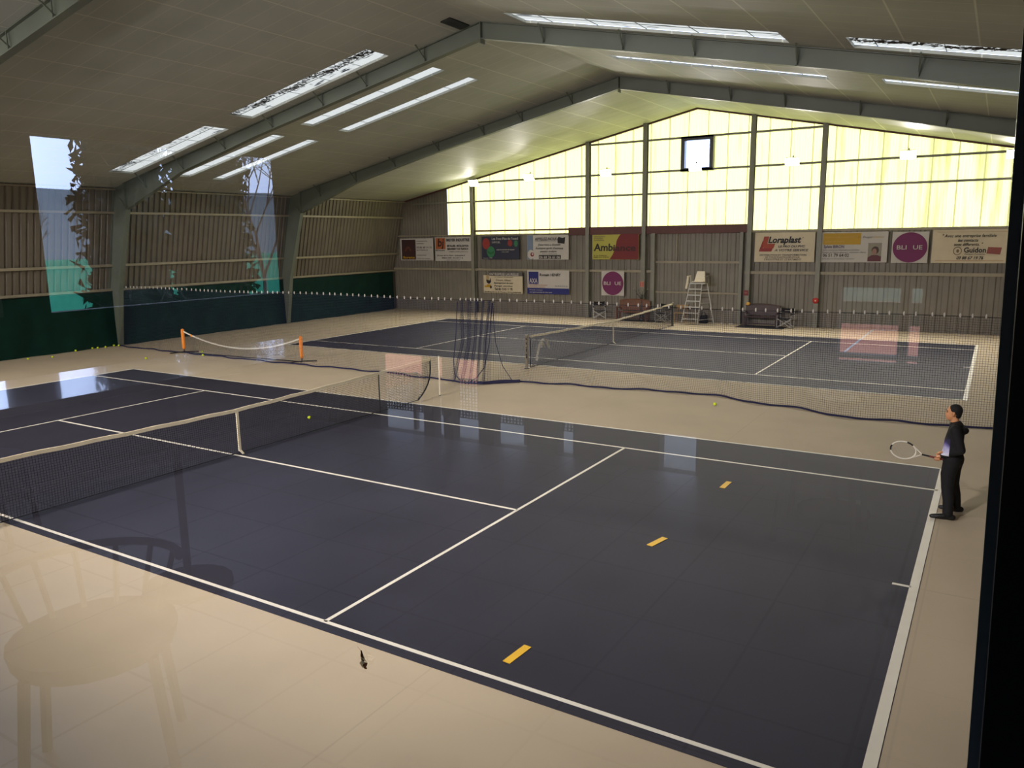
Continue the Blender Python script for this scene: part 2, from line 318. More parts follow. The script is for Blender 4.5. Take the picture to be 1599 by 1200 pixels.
tag(MB().hexa([(-.5, 7.8, rz(-.5)-.03), (-.2, 7.8, rz(-.2)-.03), (-.2, 8.7, rz(-.2)-.03), (-.5, 8.7, rz(-.5)-.03), (-.5, 7.8, rz(-.5)-.005), (-.2, 7.8, rz(-.2)-.005), (-.2, 8.7, rz(-.2)-.005), (-.5, 8.7, rz(-.5)-.005)]).build('trim_31', M['black']), kind='structure')
frame(1, -.3); frame(2, 8.85); frame(3, 17.85)
# ------------------------------------------------------------ side walls, corrugated and leaning inwards
def corr(b, p0, p1, u0, u1, pitch, depth, out, duty=.5):
    """corrugated sheet spanned by the line p0-p1 (profile direction: along the y or x axis given by u) ; p(t): bottom and top points"""
    pass
def side_wall(name, s):
    b = MB(); y = YN; pitch = .25
    bot = lambda d: (CX+s*(18.3+d), 2.2); top = lambda d: (CX+s*(17.3+d), 6.3)
    pr = []
    while y < YF:
        pr += [(y, 0), (y+.15, 0), (y+.18, .045), (y+.22, .045)]; y += pitch
    vs = []
    for yy, d in pr: (xb, zb), (xt, zt) = bot(d), top(d); vs += [(xb, yy, zb), (xt, yy, zt)]
    b.add(vs, [(2*i, 2*i+2, 2*i+3, 2*i+1) for i in range(len(pr)-1)])
    b.box(min(CX+s*18.32, CX+s*18.45), max(CX+s*18.32, CX+s*18.45), YN, YF, 0, 2.25)
    w_ = tag(b.build(name, M['cladL']), kind='structure')
    X = lambda z: CX+s*(18.3-(z-2.2)/4.1-.06)
    for z, t in ((2.27, .1), (3.25, .1), (5.3, .09), (6.18, .05)):
        MB().box(X(z)-.05, X(z)+.05, YN, YF, z-t/2, z+t/2).build('rail', M['steelL'], w_)
    return w_
side_wall('wall_west', -1); side_wall('wall_east', 1)
# ------------------------------------------------------------ far gable
b = MB()
def clad(b, x0, x1, zlo, ztop, y, pitch=.33, depth=.035):
    xs = []; x = x0
    while x < x1-1e-6: xs += [(x, 0), (min(x+pitch*.5, x1), 0), (min(x+pitch*.6, x1), depth), (min(x+pitch*.9, x1), depth)]; x += pitch
    xs.append((x1, 0)); vs = []
    for xx, d in xs: vs += [(xx, y+d, zlo), (xx, y+d, ztop(xx) if callable(ztop) else ztop)]
    b.add(vs, [(2*i, 2*i+2, 2*i+3, 2*i+1) for i in range(len(xs)-1)])
clad(b, -18.6, -14.2, 0, lambda x: rz(x)+.05, 26.66, .2); clad(b, -14.2, -1.94, 0, 4.27, 26.66); clad(b, 2.55, 14.4, 0, 4.27, 26.66, .4); clad(b, 14.4, 18.8, 0, lambda x: rz(x)+.05, 26.66, .2)
tag(b.build('wall_far', M['clad']), kind='structure')
b = MB(); clad(b, -14.2, -.53, 4.25, lambda x: rz(x)+.05, 26.68, .23, .02); clad(b, .85, 14.4, 4.25, lambda x: rz(x)+.05, 26.68, .23, .02)
clad(b, -.53, .85, 4.25, 7.02, 26.68, .23, .02); clad(b, -.53, .85, 8.5, lambda x: rz(x)+.05, 26.68, .23, .02)
tag(b.build('wall_far_translucent', M['gable']), kind='structure')
n = 4
for x in (-12.35, -5.35, -2.33, 2.73, 5.73, 12.83):
    b = MB(); t = rz(x)-.02
    b.box(x-.1, x+.1, 26.32, 26.335, 0, t).box(x-.1, x+.1, 26.55, 26.565, 0, t).box(x-.012, x+.012, 26.33, 26.56, 0, t); tag(b.build('trim_%d' % n, M['steel']), kind='structure'); n += 1
for x0, x1, z, hgt, mt in ((-18.1, -2.45, 2.38, .11, 'steelL'), (-2.2, -1.95, 2.38, .11, 'steelL'), (2.55, 18.2, 2.38, .13, 'steelL'), (-18.1, -6.46, 4.26, .06, 'steelL'), (2.66, 14.4, 4.22, .1, 'steelL'), (-12.25, -6.46, 4.47, .09, 'red_d'),
                           (-16.6, 16.8, 6.05, .09, 'steel'), (-12.4, 12.6, 7.06, .09, 'steel'), (-5.4, 5.7, 8.52, .09, 'steel')):
    tag(MB().box(x0, x1, 26.45, 26.55, z-hgt/2, z+hgt/2).build('trim_%d' % n, M[mt]), kind='structure'); n += 1
tag(MB().box(-6.46, 2.62, 26.42, 26.6, 4.17, 4.55).build('trim_%d' % n, M['red_d']), kind='structure'); n += 1
for s, x1 in ((-1, -17.3), (1, 17.5)):
    tag(MB().bar((CX, 26.6, rz(CX)-.04), (x1, 26.6, rz(x1)-.04), .1, .07).build('trim_%d' % n, M['red_d']), kind='structure'); n += 1
# sliding door in the gable
d = tag(root('door_1', (.3, 26.6, 0), 'tall grey metal sliding door under the dark red track', 'door', kind='structure'))
b = MB(); clad(b, -1.96, 2.57, 0, 4.3, 26.66, .38, .03); b.build('door_panel', M['clad'], d)
b = MB(); b.box(-1.95, -1.78, 26.4, 26.6, 0, 4.2).box(2.3, 2.45, 26.4, 26.6, 0, 4.2); b.build('door_jamb', M['steel'], d)
b = MB(); b.box(-1.78, 2.3, 26.56, 26.62, 2.78, 2.88).box(-1.78, 2.3, 26.56, 26.62, 1.35, 1.43).box(-.75, -.7, 26.56, 26.62, 2.86, 4.17); b.build('door_rail', M['steelL'], d)
# open vent window in the gable
wn = tag(root('window_20', (.16, 26.6, 7), 'small dark framed roof vent window open to the sky', 'window', kind='structure'))
b = MB(); b.box(-.6, -.42, 26.45, 26.72, 7.0, 8.55).box(.75, .93, 26.45, 26.72, 7.0, 8.55).box(-.42, .75, 26.45, 26.72, 8.37, 8.55).box(-.42, .75, 26.45, 26.72, 7.0, 7.15); b.build('window_frame', M['black'], wn)
MB().quad((-.42, 26.6, 7.15), (.75, 26.6, 7.15), (.75, 26.6, 8.37), (-.42, 26.6, 8.37)).build('window_pane', M['glass'], wn)
# ------------------------------------------------------------ near gable with the lounge behind it
G = YN
b = MB()
b.box(-19, 6.0, G-.1, G, 0, 10).box(12.9, 19, G-.1, G, 0, 10).box(6.0, 12.9, G-.1, G, 0, 2.7).box(6, 12.9, G-.1, G, 5.15, 10)
tag(b.build('wall_near', M['darkwall']), kind='structure')
tag(MB().quad((6.0, G, 2.7), (12.44, G, 2.7), (12.44, G, 5.15), (6.0, G, 5.15)).build('window_1', M['glass']), kind='structure')
tag(MB().quad((12.53, G, 2.7), (12.9, G, 2.7), (12.9, G, 5.15), (12.53, G, 5.15)).build('window_14', M['glass']), kind='structure')
lean = lambda z: 12.4326-.0205*(z-3.70)
mu = tag(MB().hexa([(lean(2.7)+.0085, G-.06, 2.7), (12.56, G-.06, 2.7), (12.56, G+.05, 2.7), (lean(2.7)+.0085, G+.05, 2.7), (lean(5.15)+.0085, G-.06, 5.15), (12.56, G-.06, 5.15), (12.56, G+.05, 5.15), (lean(5.15)+.0085, G+.05, 5.15)]).build('trim_30', M['black']), kind='structure')
MB().hexa([(lean(2.7), G-.012, 2.7), (lean(2.7)+.0085, G-.012, 2.7), (lean(2.7)+.0085, G+.012, 2.7), (lean(2.7), G+.012, 2.7), (lean(5.15), G-.012, 5.15), (lean(5.15)+.0085, G-.012, 5.15), (lean(5.15)+.0085, G+.012, 5.15), (lean(5.15), G+.012, 5.15)]).build('gasket', M['rub'], mu)
# lounge shell
LF = 2.56
tag(MB().box(7, 14, -13.3, G-.1, LF-.2, LF).build('floor_lounge', M['tile']), kind='structure')
tag(MB().box(6.9, 14.1, -13.4, G-.1, 4.95, 5.05).build('ceiling_lounge', M['darkwall']), kind='structure')
tag(MB().box(13.95, 14.05, -13.4, G-.1, LF-.2, 5).build('wall_lounge_east', M['darkwall']), kind='structure')
b = MB(); b.box(6.9, 7, -13.4, G-.1, LF-.2, 3.7).box(6.9, 7, -13.4, G-.1, 4.86, 5).box(6.9, 7, -11.23, -10.93, 3.7, 4.86).box(6.9, 7, -9.6, G-.1, 3.7, 4.86).box(6.9, 7, -13.4, -13.32, 3.7, 4.86)
tag(b.build('wall_lounge_west', M['darkwall']), kind='structure')
b = MB(); op = [(8.04, 8.51), (8.61, 8.71), (8.8, 9.05), (9.19, 9.49), (9.75, 9.88), (10.54, 10.8), (11.64, 11.96), (12.01, 12.07)]; x = 7.
for a, c in op: b.box(x, a, -13.4, -13.3, LF, 4.95); x = c
b.box(x, 14, -13.4, -13.3, LF, 4.95)
for a, c in op: b.box(a, c, -13.4, -13.3, 3.22 if c < 9.1 else 2.83 if c < 11 else 3.84, 4.95).box(a, c, -13.4, -13.3, LF-.01, LF if c < 11 else 3.40)
b.box(11.64, 12.07, -13.4, -13.3, 3.425, 3.445)
tag(b.build('wall_lounge_south', M['darkwall']), kind='structure')
# balcony with a perforated guard, clay courts and trees outside
tag(MB().box(6.9, 14, -15.2, -13.4, LF-.2, LF).build('floor_balcony', M['concrete']), kind='structure')
b = MB()
for i in range(110):
    xx = 7.2+i*.03
    b.box(xx, xx+.010, -13.46, -13.45, 2.71, 3.04)
for k in range(14): b.box(7.2, 10.5, -13.462, -13.448, 2.71+k*.0245, 2.718+k*.0245)
for k in range(4): b.box(7.2+k*1.09, 7.23+k*1.09, -13.48, -13.44, LF, 3.05)
tag(b.build('balcony_guard', M['steelD']), 'grey perforated metal balcony guard seen mirrored in the window glass', 'railing')
tag(MB().box(-200, 200, -300, -9.3, -.3, -.1).build('ground', M['grass']), kind='structure')
gd = tag(MB().box(-17, 40, -60, -23, -.1, -.02).build('ground_clay_court', M['clay']), kind='structure')
b = MB(); b.box(8, 8.08, -45, -25, -.03, -.01).box(19, 19.1, -45, -25, -.03, -.01).box(8, 19, -25.1, -25, -.03, -.01).box(8, 19, -45.1, -45, -.03, -.01); b.build('court_line', M['white'], gd)
def windbreak(name, x0, x1, y0, y1, z1, label, fm='claytarp'):
    o = root(name, ((x0+x1)/2, (y0+y1)/2, 0), label, 'fence')
    MB().box(min(x0, x1)-.02, max(x0, x1)+.02, min(y0, y1)-.02, max(y0, y1)+.02, .1, z1).build('fabric', M[fm], o)
    n_ = max(1, int(max(abs(x1-x0), abs(y1-y0))/4))
    for i in range(n_+1): t = i/n_; MB().tube([(x0+(x1-x0)*t, y0+(y1-y0)*t+.05, -.1), (x0+(x1-x0)*t, y0+(y1-y0)*t+.05, z1+.1)], .04).build('post', M['concrete'], o)
windbreak('court_fence', -20, -20, -45, -12, 3.5, 'bright green windbreak fence west of the clay courts')
windbreak('court_fence', -19, 40, -46, -46, 1.1, 'dark green windbreak fence at the back of the clay courts', 'green')
def conifer(x, y, h, r, label):
    o = root('conifer', (x, y, -.1), label, 'tree', 'conifers outside the lounge')
    b = MB(); rd = random.Random(int(x*10))
    for i in range(2600):
        t = rd.random()**.8; z = .4+t*(h-.4); rr = r*(1-t**3.5)*(.72+.36*rd.random()); a = rd.random()*2*PI
        c = Vector((x+rr*math.cos(a), y+rr*math.sin(a), z)); q = .07+.12*rd.random()
        d1 = Vector((rd.uniform(-1, 1), rd.uniform(-1, 1), rd.uniform(.2, 1))).normalized()*q; d2 = d1.orthogonal().normalized()*q*.6
        b.add([c-d1-d2, c+d1-d2*.2, c+d1+d2*.2, c-d1+d2], [(0, 1, 2, 3)])
    b.tube([(x, y, .2), (x, y, h*.6), (x, y, h*.97)], [r*.85, r*.72, .05], 11); b.build('foliage', M['leaf'], o)
    MB().tube([(x, y, -.1), (x, y, h*.5)], [.2, .1], 8).build('trunk', M['bark'], o)
conifer(-3.2, -18.42, 11.5, .95, 'tall dark conifer beside the west window, nearest the hall')
conifer(-3.2, -20.45, 9.5, .98, 'tall dark conifer beyond the first one outside the west window')
def bare(x, y, h, label, n0=5, seed=3):
    rd = random.Random(seed); b = MB()
    def br(p, d, l, r, k):
        q = p+d*l; b.tube([p, q], [r, r*.7], 4, False)
        if k:
            for _ in range(3):
                e = (d+Vector((rd.uniform(-.6, .6), rd.uniform(-.6, .6), rd.uniform(-.15, .5)))).normalized(); br(q, e, l*rd.uniform(.62, .85), r*.62, k-1)
    br(Vector((x, y, -.1)), Vector((0, 0, 1)), h*.26, .11, n0); o = root('bare_tree', (x, y, -.1), label, 'tree', 'leafless trees outside'); b.build('branches', M['bark'], o)
bare(-12, -29.6, 11, 'leafless tree right behind the conifers', 7); bare(-22, -41, 13, 'second leafless tree farther behind the conifers', 7, 12); bare(-40, -38.5, 9, 'distant leafless tree on the open side of the conifers', 6, 9); bare(-44, -37, 8, 'distant leafless tree before the misty hill', 5, 4)
b = MB(); pts = [(-150, 40-i*14, 16.5+1.2*math.sin(i*.9)+.8*math.sin(i*2.3)) for i in range(22)]
for p, q in zip(pts, pts[1:]): b.add([(p[0], p[1], -1), (q[0], q[1], -1), (q[0]-20, q[1], q[2]), (p[0]-20, p[1], p[2])], [(0, 1, 2, 3)])
tag(b.build('hill', M['hill']), kind='structure')
# lounge furniture, mirrored faintly in the pane
def lounge_chair(x, y, rot, label, hoop=True):
    o = root('lounge_chair', (x, y, LF), label, 'chair', 'lounge chairs'); o.rotation_euler[2] = 0
    R = Matrix.Rotation(rot, 3, 'Z'); T = lambda *p: tuple(Vector((x, y, LF))+R@Vector(p))
    b = MB(); b.tube([T(0, 0, .42), T(0, 0, .47)], [.22, .23], 20); b.build('seat', M['dark'], o)
    for px, py in ((-.16, -.16), (.16, -.16), (-.16, .16), (.16, .16)): MB().tube([T(px*1.25, py*1.25, 0), T(px, py, .43)], .017, 6).build('leg', M['dark'], o)
    b = MB(); b.tube([T(.25*math.cos(a), .22*math.sin(a), .66) for a in [PI*k/14 for k in range(15)]], .014, 6)
    if hoop: b.tube([T(.24*math.cos(a), .22, .66+.26*math.sin(a)) for a in [PI*k/14 for k in range(15)]], .011, 6)
    for k in range(6): a = PI*(.12+k*.152); b.tube([T(.19*math.cos(a), .19*math.sin(a), .46), T(.25*math.cos(a), .22*math.sin(a), .66)], .009, 5)
    b.build('backrest', M['dark'], o)
lounge_chair(10.22, -9.53, 2.2, 'dark low backed lounge chair close behind the window, mirrored at the lower corner', False); lounge_chair(7.8, -10.3, .8, 'dark hoop backed lounge chair nearest the west window')
lounge_chair(11.72, -12.6, 0, 'dark hoop backed lounge chair by the clay court window')
def table(name, x, y, r, h, label, sq=None):
    o = root(name, (x, y, LF), label, 'table', 'lounge tables')
    b = MB()
    if sq: b.box(x-sq[0], x+sq[0], y-sq[1], y+sq[1], LF+h-.03, LF+h)
    else: b.tube([(x, y, LF+h-.03), (x, y, LF+h)], r, 32)
    b.build('table_top', M['table'], o, bevel=.005); MB().tube([(x, y, LF), (x, y, LF+.02), (x, y, LF+.03), (x, y, LF+h-.02)], [.2, .2, .018, .018], 16).build('pedestal', M['dark'], o)
table('round_table', 11.72, -13.0, .16, .72, 'small round pale topped table beside the clay court window')
table('bar_table', 9.28, -10.5, 0, 1.05, 'long pale topped bar height table in the lounge', (.3, .95))
# ------------------------------------------------------------ moth on the pane
c = Vector((11.709, G-.004, 3.583)); o = root('moth', c, 'small brown and cream banded moth resting on the viewing window glass', 'moth')
def wing_mat(name, c_):
    m_ = bpy.data.materials.new(name); m_.use_nodes = True; t_ = m_.node_tree; t_.nodes.clear(); a_ = t_.nodes.new('ShaderNodeOutputMaterial'); b_ = t_.nodes.new('ShaderNodeBsdfTranslucent'); d_ = t_.nodes.new('ShaderNodeBsdfDiffuse'); x_ = t_.nodes.new('ShaderNodeMixShader'); x_.inputs[0].default_value = .3
    n_ = t_.nodes.new('ShaderNodeTexNoise'); n_.inputs['Scale'].default_value = 500; r_2 = t_.nodes.new('ShaderNodeValToRGB'); r_2.color_ramp.elements[0].color = tuple(q*.6 for q in c_[:3])+(1,); r_2.color_ramp.elements[1].color = c_
    g_ = t_.nodes.new('ShaderNodeTexCoord'); L = t_.links.new; L(g_.outputs['Object'], n_.inputs[0]); L(n_.outputs[0], r_2.inputs[0]); L(r_2.outputs[0], b_.inputs[0]); L(r_2.outputs[0], d_.inputs[0]); L(b_.outputs[0], x_.inputs[1]); L(d_.outputs[0], x_.inputs[2]); L(x_.outputs[0], a_.inputs[0]); return m_
br_ = wing_mat('moth_brown', srgb(135, 92, 66)); cr_ = wing_mat('moth_cream', srgb(255, 240, 205))
b = MB(); b.limb([c+Vector((-.004, 0, .013)), c+Vector((-.002, 0, .006)), c+Vector((0, 0, -.006))], [.0008, .0014, .001], (1, 0, 0), 8); b.build('body', br_, o, True)
def flat(b, pts, th, dy=0):
    n_ = len(pts); b.add([(c.x+x*.0016, c.y-th+dy-.0003*x, c.z+z*.001) for x, z in pts], [tuple(range(n_))])
b = MB(); b.use(br_); flat(b, [(-3, 9), (2, 7), (3, 4), (-3, 4)], .0016); b.use(cr_); flat(b, [(-3, 4), (3, 4), (6, 1), (-3, 1.5)], .0015); b.use(br_); flat(b, [(-2.5, 1.5), (2, 1.2), (1.5, -.5), (-2.2, -.3)], .0016)
b.use(cr_); flat(b, [(-2.2, -.3), (3, -.5), (6.5, 1), (3, -5), (-4, -5.5)], .0014); b.use(br_); flat(b, [(6.6, 1), (5.8, -3), (4, -8), (-1, -8.5), (1, -4), (4, -1)], .0017); b.build('forewing', None, o)
b = MB(); b.use(cr_); flat(b, [(-4, -4), (0, -6), (1, -10), (-2, -12.5), (-4, -9), (-6, -8)], .001); b.use(br_); flat(b, [(0, -8), (5, -8), (5, -10), (2, -12), (0, -11)], .0012); b.build('hindwing', None, o)
MB().tube([c+Vector((-.004, -.001, .014)), c+Vector((-.007, -.002, .018)), c+Vector((-.009, -.002, .019))], .00018, 4).build('antenna', br_, o)
# ------------------------------------------------------------ windbreak curtains along the side walls
for s, lb in ((-1, 'long dark green fabric windbreak hung along the west wall, balls at its foot'), (1, 'long dark green fabric windbreak hung along the east wall')):
    b = MB(); N_ = 260; X0 = CX+s*18.14
    vs = []
    for i in range(N_+1):
        y = YN+.3+(26.3-YN-.3)*i/N_; wv = .03*math.sin(y*2.1)+.02*math.sin(y*5.3+1)
        for z, k in ((.01, 1.6), (1.1, 1), (2.2, .2)): vs.append((X0-s*wv*k-(s*.03 if z < .1 else 0), y, z))
    b.add(vs, [(3*i+j, 3*i+3+j, 3*i+4+j, 3*i+1+j) for i in range(N_) for j in (0, 1)])
    o = root('windbreak_curtain', (X0, 9, 0), lb, 'curtain', 'windbreak curtains'); b.build('fabric', M['green'], o, True)
    MB().tube([(X0-s*.02, YN+.3, 2.21), (X0-s*.02, 26.3, 2.21)], .02, 6).build('rail', M['black'], o)
# ------------------------------------------------------------ net grids
def net_grid(b, P, u0, u1, nu, v0, v1, nv, th, su=None, sv=None):
    """threads along both directions of the surface P(u, v)"""
    su = su or nu; sv = sv or nv
    def thread(pts):
        n_ = len(pts); vs = []
        for i, p in enumerate(pts):
            t = (pts[min(i+1, n_-1)]-pts[max(i-1, 0)]).normalized(); a = t.cross(Vector((0, 0, 1)) if abs(t.z) < .7 else Vector((1, 0, 0))).normalized()*th/2; c_ = t.cross(a).normalized()*th/2
            vs += [p+a, p+c_, p-a, p-c_]
        b.add(vs, [(4*i+k, 4*i+(k+1) % 4, 4*i+4+(k+1) % 4, 4*i+4+k) for i in range(n_-1) for k in range(4)])
    for i in range(nu+1): u = u0+(u1-u0)*i/nu; thread([P(u, v0+(v1-v0)*j/sv) for j in range(sv+1)])
    for j in range(nv+1): v = v0+(v1-v0)*j/nv; thread([P(u0+(u1-u0)*i/su, v) for i in range(su+1)])
def tennis_net(x, ya, yb, yc, label, za, zb, bulge, near=True):
    o = root('tennis_net', (x, yc, 0), label, 'net', 'tennis nets')
    def top(y):
        t = abs(y-yc)/max(abs(yb-yc), abs(ya-yc)); return .914+(1.05-.914)*t**1.15
    def P(y, v):  # v 0 bottom .. 1 top
        e = 0 if near is None else 0
        tz = top(y); return Vector((x+bulge*math.sin(PI*v)*.5, y, .03+(tz-.05-.03)*v))
    b = MB(); L_ = yb-ya
    def Q(u, v):
        # the end of the net curves in towards the foot
        y = ya+L_*u; cut = .16*(1-v)**2.2
        if near: y = min(y, yb-.55*((1-v)**3))
        return P(y, v)
    net_grid(b, Q, 0, 1, int(L_/.045), 0, 1, 22, .0062 if near else .0056, 60, 6); b.build('mesh', M['netd'], o)
    b = MB(); b.tube([Q(i/60, 0) for i in range(61)], .011, 5); b.tube([Q(1, v/8) for v in range(9)], .02, 5); b.tube([Q(0, v/8) for v in range(9)], .014, 5); b.build('edge_cord', M['netd'], o)
    b = MB(); n_ = 40; vs = []
    for i in range(n_+1):
        y = ya+L_*i/n_; z = top(y)+.006*math.sin(i*1.7); vs += [(x-.012, y, z-.065), (x-.012, y, z), (x+.012, y, z), (x+.012, y, z-.065)]
    b.add(vs, [(4*i+k, 4*i+(k+1) % 4, 4*i+4+(k+1) % 4, 4*i+4+k) for i in range(n_) for k in range(4)]); b.build('headband', M['band'], o)
    b = MB(); b.box(x-.016, x+.016, yc-.025, yc+.025, .06, .912); b.build('centre_strap', M['band'], o)
    MB().bar((x+.01, yc, .07), (x+.1, yc, .012), .05, .012).build('strap_hook', M['band'], o)
    return o
tn = tennis_net(-.1, -5.03, 6.34, .12, 'black tennis net of the nearest court, white headband sagging at the middle', 1.07, 1.07, .03)
MB().box(-.11, -.09, 4.3, 4.32, .0, 1.03).build('singles_stick', M['netd'], tn)
def post(y, x, r, mt, label, txt=False):
    o = root('net_post', (x, y, 0), label, 'post', 'net posts'); b = MB(); b.tube([(x, y, 0), (x, y, 1.06)], r, 14); b.build('pole', mt, o)
    MB().tube([(x, y, 1.06), (x, y, 1.08)], r*1.1, 14).build('cap', M['steelL'], o); MB().tube([(x, y, 0), (x, y, .015)], r*1.7, 14).build('base_plate', M['black'], o)
    if txt:
        for k, (z, h) in enumerate(((.93, .05), (.78, .07), (.66, .03), (.55, .09), (.42, .05), (.33, .08))): MB().box(x-.012+(k % 2)*.012, x+.03, y-r-.004, y-r+.01, z, z+h).build('decal', M['netd'], o)
post(6.62, -.02, .018, M['plast'], 'slim pale net post at the far end of the nearest net'); post(-5.2, -.1, .045, M['steel'], 'net post at the close end of the nearest net')
tennis_net(-.1, 11.55, 24.4, 17.95, 'black tennis net of the far court, in front of the umpire chair', 1.07, 1.07, .02, False)
post(11.45, -.16, .05, M['steelL'], 'thick grey net post at the close end of the far net', True); post(24.5, -.1, .045, M['steel'], 'grey net post beside the umpire chair')
# maker's mark stencilled on the far net, beside its post
b = MB()
def zig(pts, w_):
    for p, q in zip(pts, pts[1:]): b.bar((-.13, p[0], p[1]), (-.13, q[0], q[1]), w_, .006, (0, 1, 0))
far_net = [o for o in COL.objects if o.name.startswith('tennis_net')][-1]
zig([(12.02, .17), (12.08, .42), (12.2, .65), (12.33, .79), (12.48, .84), (12.62, .8), (12.74, .68), (12.86, .48)], .085); zig([(12.35, .56), (12.43, .72), (12.54, .56)], .06); zig([(12.2, .65), (12.4, .75)], .06)
b.build('logo', M['white'], far_net)
# ------------------------------------------------------------ divider net across the hall
def hem(x):
    t = [(-18, 8.7), (-9.8, 8.6), (-3.7, 8.7), (-1.2, 8.5), (-.3, 8.4), (.7, 9.3), (2.6, 9.5), (6.1, 9.9), (8, 9.4), (10, 8.85), (12.7, 9.1), (18, 9.1)]
    for (a, ya), (c, yc) in zip(t, t[1:]):
        if a <= x <= c: k = (x-a)/(c-a); k = k*k*(3-2*k); return ya+(yc-ya)*k
    return 9.
def rope_z(x): return 2.36+.02*math.sin(x*.7)
def divider(x0, x1, label, hooks):
    o = root('divider_net', ((x0+x1)/2, 9, 0), label, 'net', 'divider nets between the two courts')
    def P(x, v):
        yb = hem(x)+.06*math.sin(x*3.1); k = (1-v)**1.4
        return Vector((x, 9+(yb-9)*k+.02*math.sin(x*9)*k, .03+(rope_z(x)-.03)*v-.02*abs(math.sin(x*PI/.28))*v))
    b = MB(); L_ = x1-x0; net_grid(b, P, x0, x1, int(L_/.05), 0, 1, 46, .0048, int(L_/.12), 8); b.build('mesh', M['navy'], o)
    b = MB(); n_ = int(L_/.15); b.tube([(x0+L_*i/n_, hem(x0+L_*i/n_)+.06*math.sin((x0+L_*i/n_)*3.1), .025+.01*math.sin(i*.9)) for i in range(n_+1)], .026, 5); b.build('hem', M['navy'], o)
    for hx in hooks: MB().ball((hx, 8.99, rope_z(hx)+.02), (.022, .022, .05), 6, 5).build('hook', M['cwhite'], o)
    return o
rh = random.Random(2)
lh = []; x = -17.6
while x < -1.2: lh.append(x); x += .25+rh.uniform(-.04, .04)
lh += [-.95, -.75, -.58, -.45, -.33, -.2]
rhk = []; x = .2
while x < 17.6: rhk.append(x); x += .27+rh.uniform(-.05, .05)
dl = divider(-17.9, -.25, 'dark blue divider net on the west half, gathered in folds at mid hall', lh)
dr = divider(.0, 18.0, 'dark blue divider net on the east half behind the player', rhk)
# gathered folds
b = MB()
def PF(u, v):
    x = -1.0+u*1.25; pinch = .75+.25*abs(2*v-1); bot = .12+.35*(abs(2*u-.9))**2*1.2
    return Vector((-.12+(x+.12)*pinch, 8.95-.5*(1-v)*(1-.2*u)+.14*math.sin(u*29+3*u*u)+.05*math.sin(u*71)*(.4+.6*(1-v)), bot*0+.03+(1-v)*0+v*2.33 if True else 0))
net_grid(b, PF, 0, 1, 110, 0, 1, 46, .0045, 130, 10)
b.build('gathered_mesh', M['navy'], dl)
b = MB()
b.tube([(-1.05, 8.98, 2.3), (-1.0, 8.8, 1.4), (-.97, 8.6, .6), (-.85, 8.45, .25), (-.6, 8.38, .08), (-.3, 8.38, .05), (-.05, 8.42, .2), (.15, 8.55, .5), (.2, 8.75, 1.2), (.18, 8.95, 2.3)], .014, 5)
b.tube([(.2, 8.95, 2.3), (.3, 8.9, 1.2), (.5, 8.95, .5), (.75, 9.1, .04)], .01, 5); b.tube([(-.3, 8.38, .04), (.1, 8.5, .04), (.5, 8.9, .04), (.9, 9.25, .04)], .05, 6)
b.build('loop_cord', M['navy'], dl)
tag(MB().tube([(-17.9+i*.5, 9, rope_z(-17.9+i*.5)) for i in range(73)], .007, 5).build('support_rope', M['netd']), 'taut dark rope across the hall carrying the divider nets', 'rope')
# ------------------------------------------------------------ mini tennis net
o = root('mini_net', (-10.6, 8.95, 0), 'small training net with orange end posts and sagging white band', 'net')
A, B_ = Vector((-13.62, 8.72, 0)), Vector((-7.72, 9.05, 0))
def mt_top(u): return .86-.0*u-.50*(1-(2*u-1)**2)
def PM(u, v): p = A+(B_-A)*u; return Vector((p.x, p.y, .04+(mt_top(u)-.04)*v))
b = MB(); net_grid(b, PM, 0, 1, 110, 0, 1, 14, .0025, 40, 3); b.build('mesh', M['netd'], o)
b = MB(); vs = []
for i in range(41):
    p = PM(i/40, 1); vs += [(p.x, p.y-.01, p.z-.05), (p.x, p.y-.01, p.z), (p.x, p.y+.01, p.z), (p.x, p.y+.01, p.z-.05)]
b.add(vs, [(4*i+k, 4*i+(k+1) % 4, 4*i+4+(k+1) % 4, 4*i+4+k) for i in range(40) for k in range(4)]); b.build('headband', M['white'], o)
MB().tube([A+Vector((0, 0, .03)), A+(B_-A)*.5+Vector((0, -.05, .03)), B_+Vector((0, 0, .03))], .018, 6).build('base_bar', M['black'], o)
for p in (A, B_):
    e = MB().limb([p+Vector((0, 0, .2)), p+Vector((0, 0, .5)), p+Vector((0, 0, .86))], [.062, .062, .062], (0, 1, 0), 12).build('post', M['orange'], o, True)
    MB().tube([p+Vector((0, 0, .02)), p+Vector((0, 0, .25))], .02, 8).tube([p+Vector((-.28, -.42, .02)), p+Vector((0, 0, .05)), p+Vector((.28, .42, .02))], .018, 6).build('foot', M['black'], o)
MB().ball((-13.15, 8.74, .68), (.05, .03, .05)).build('tag', M['orange'], o)
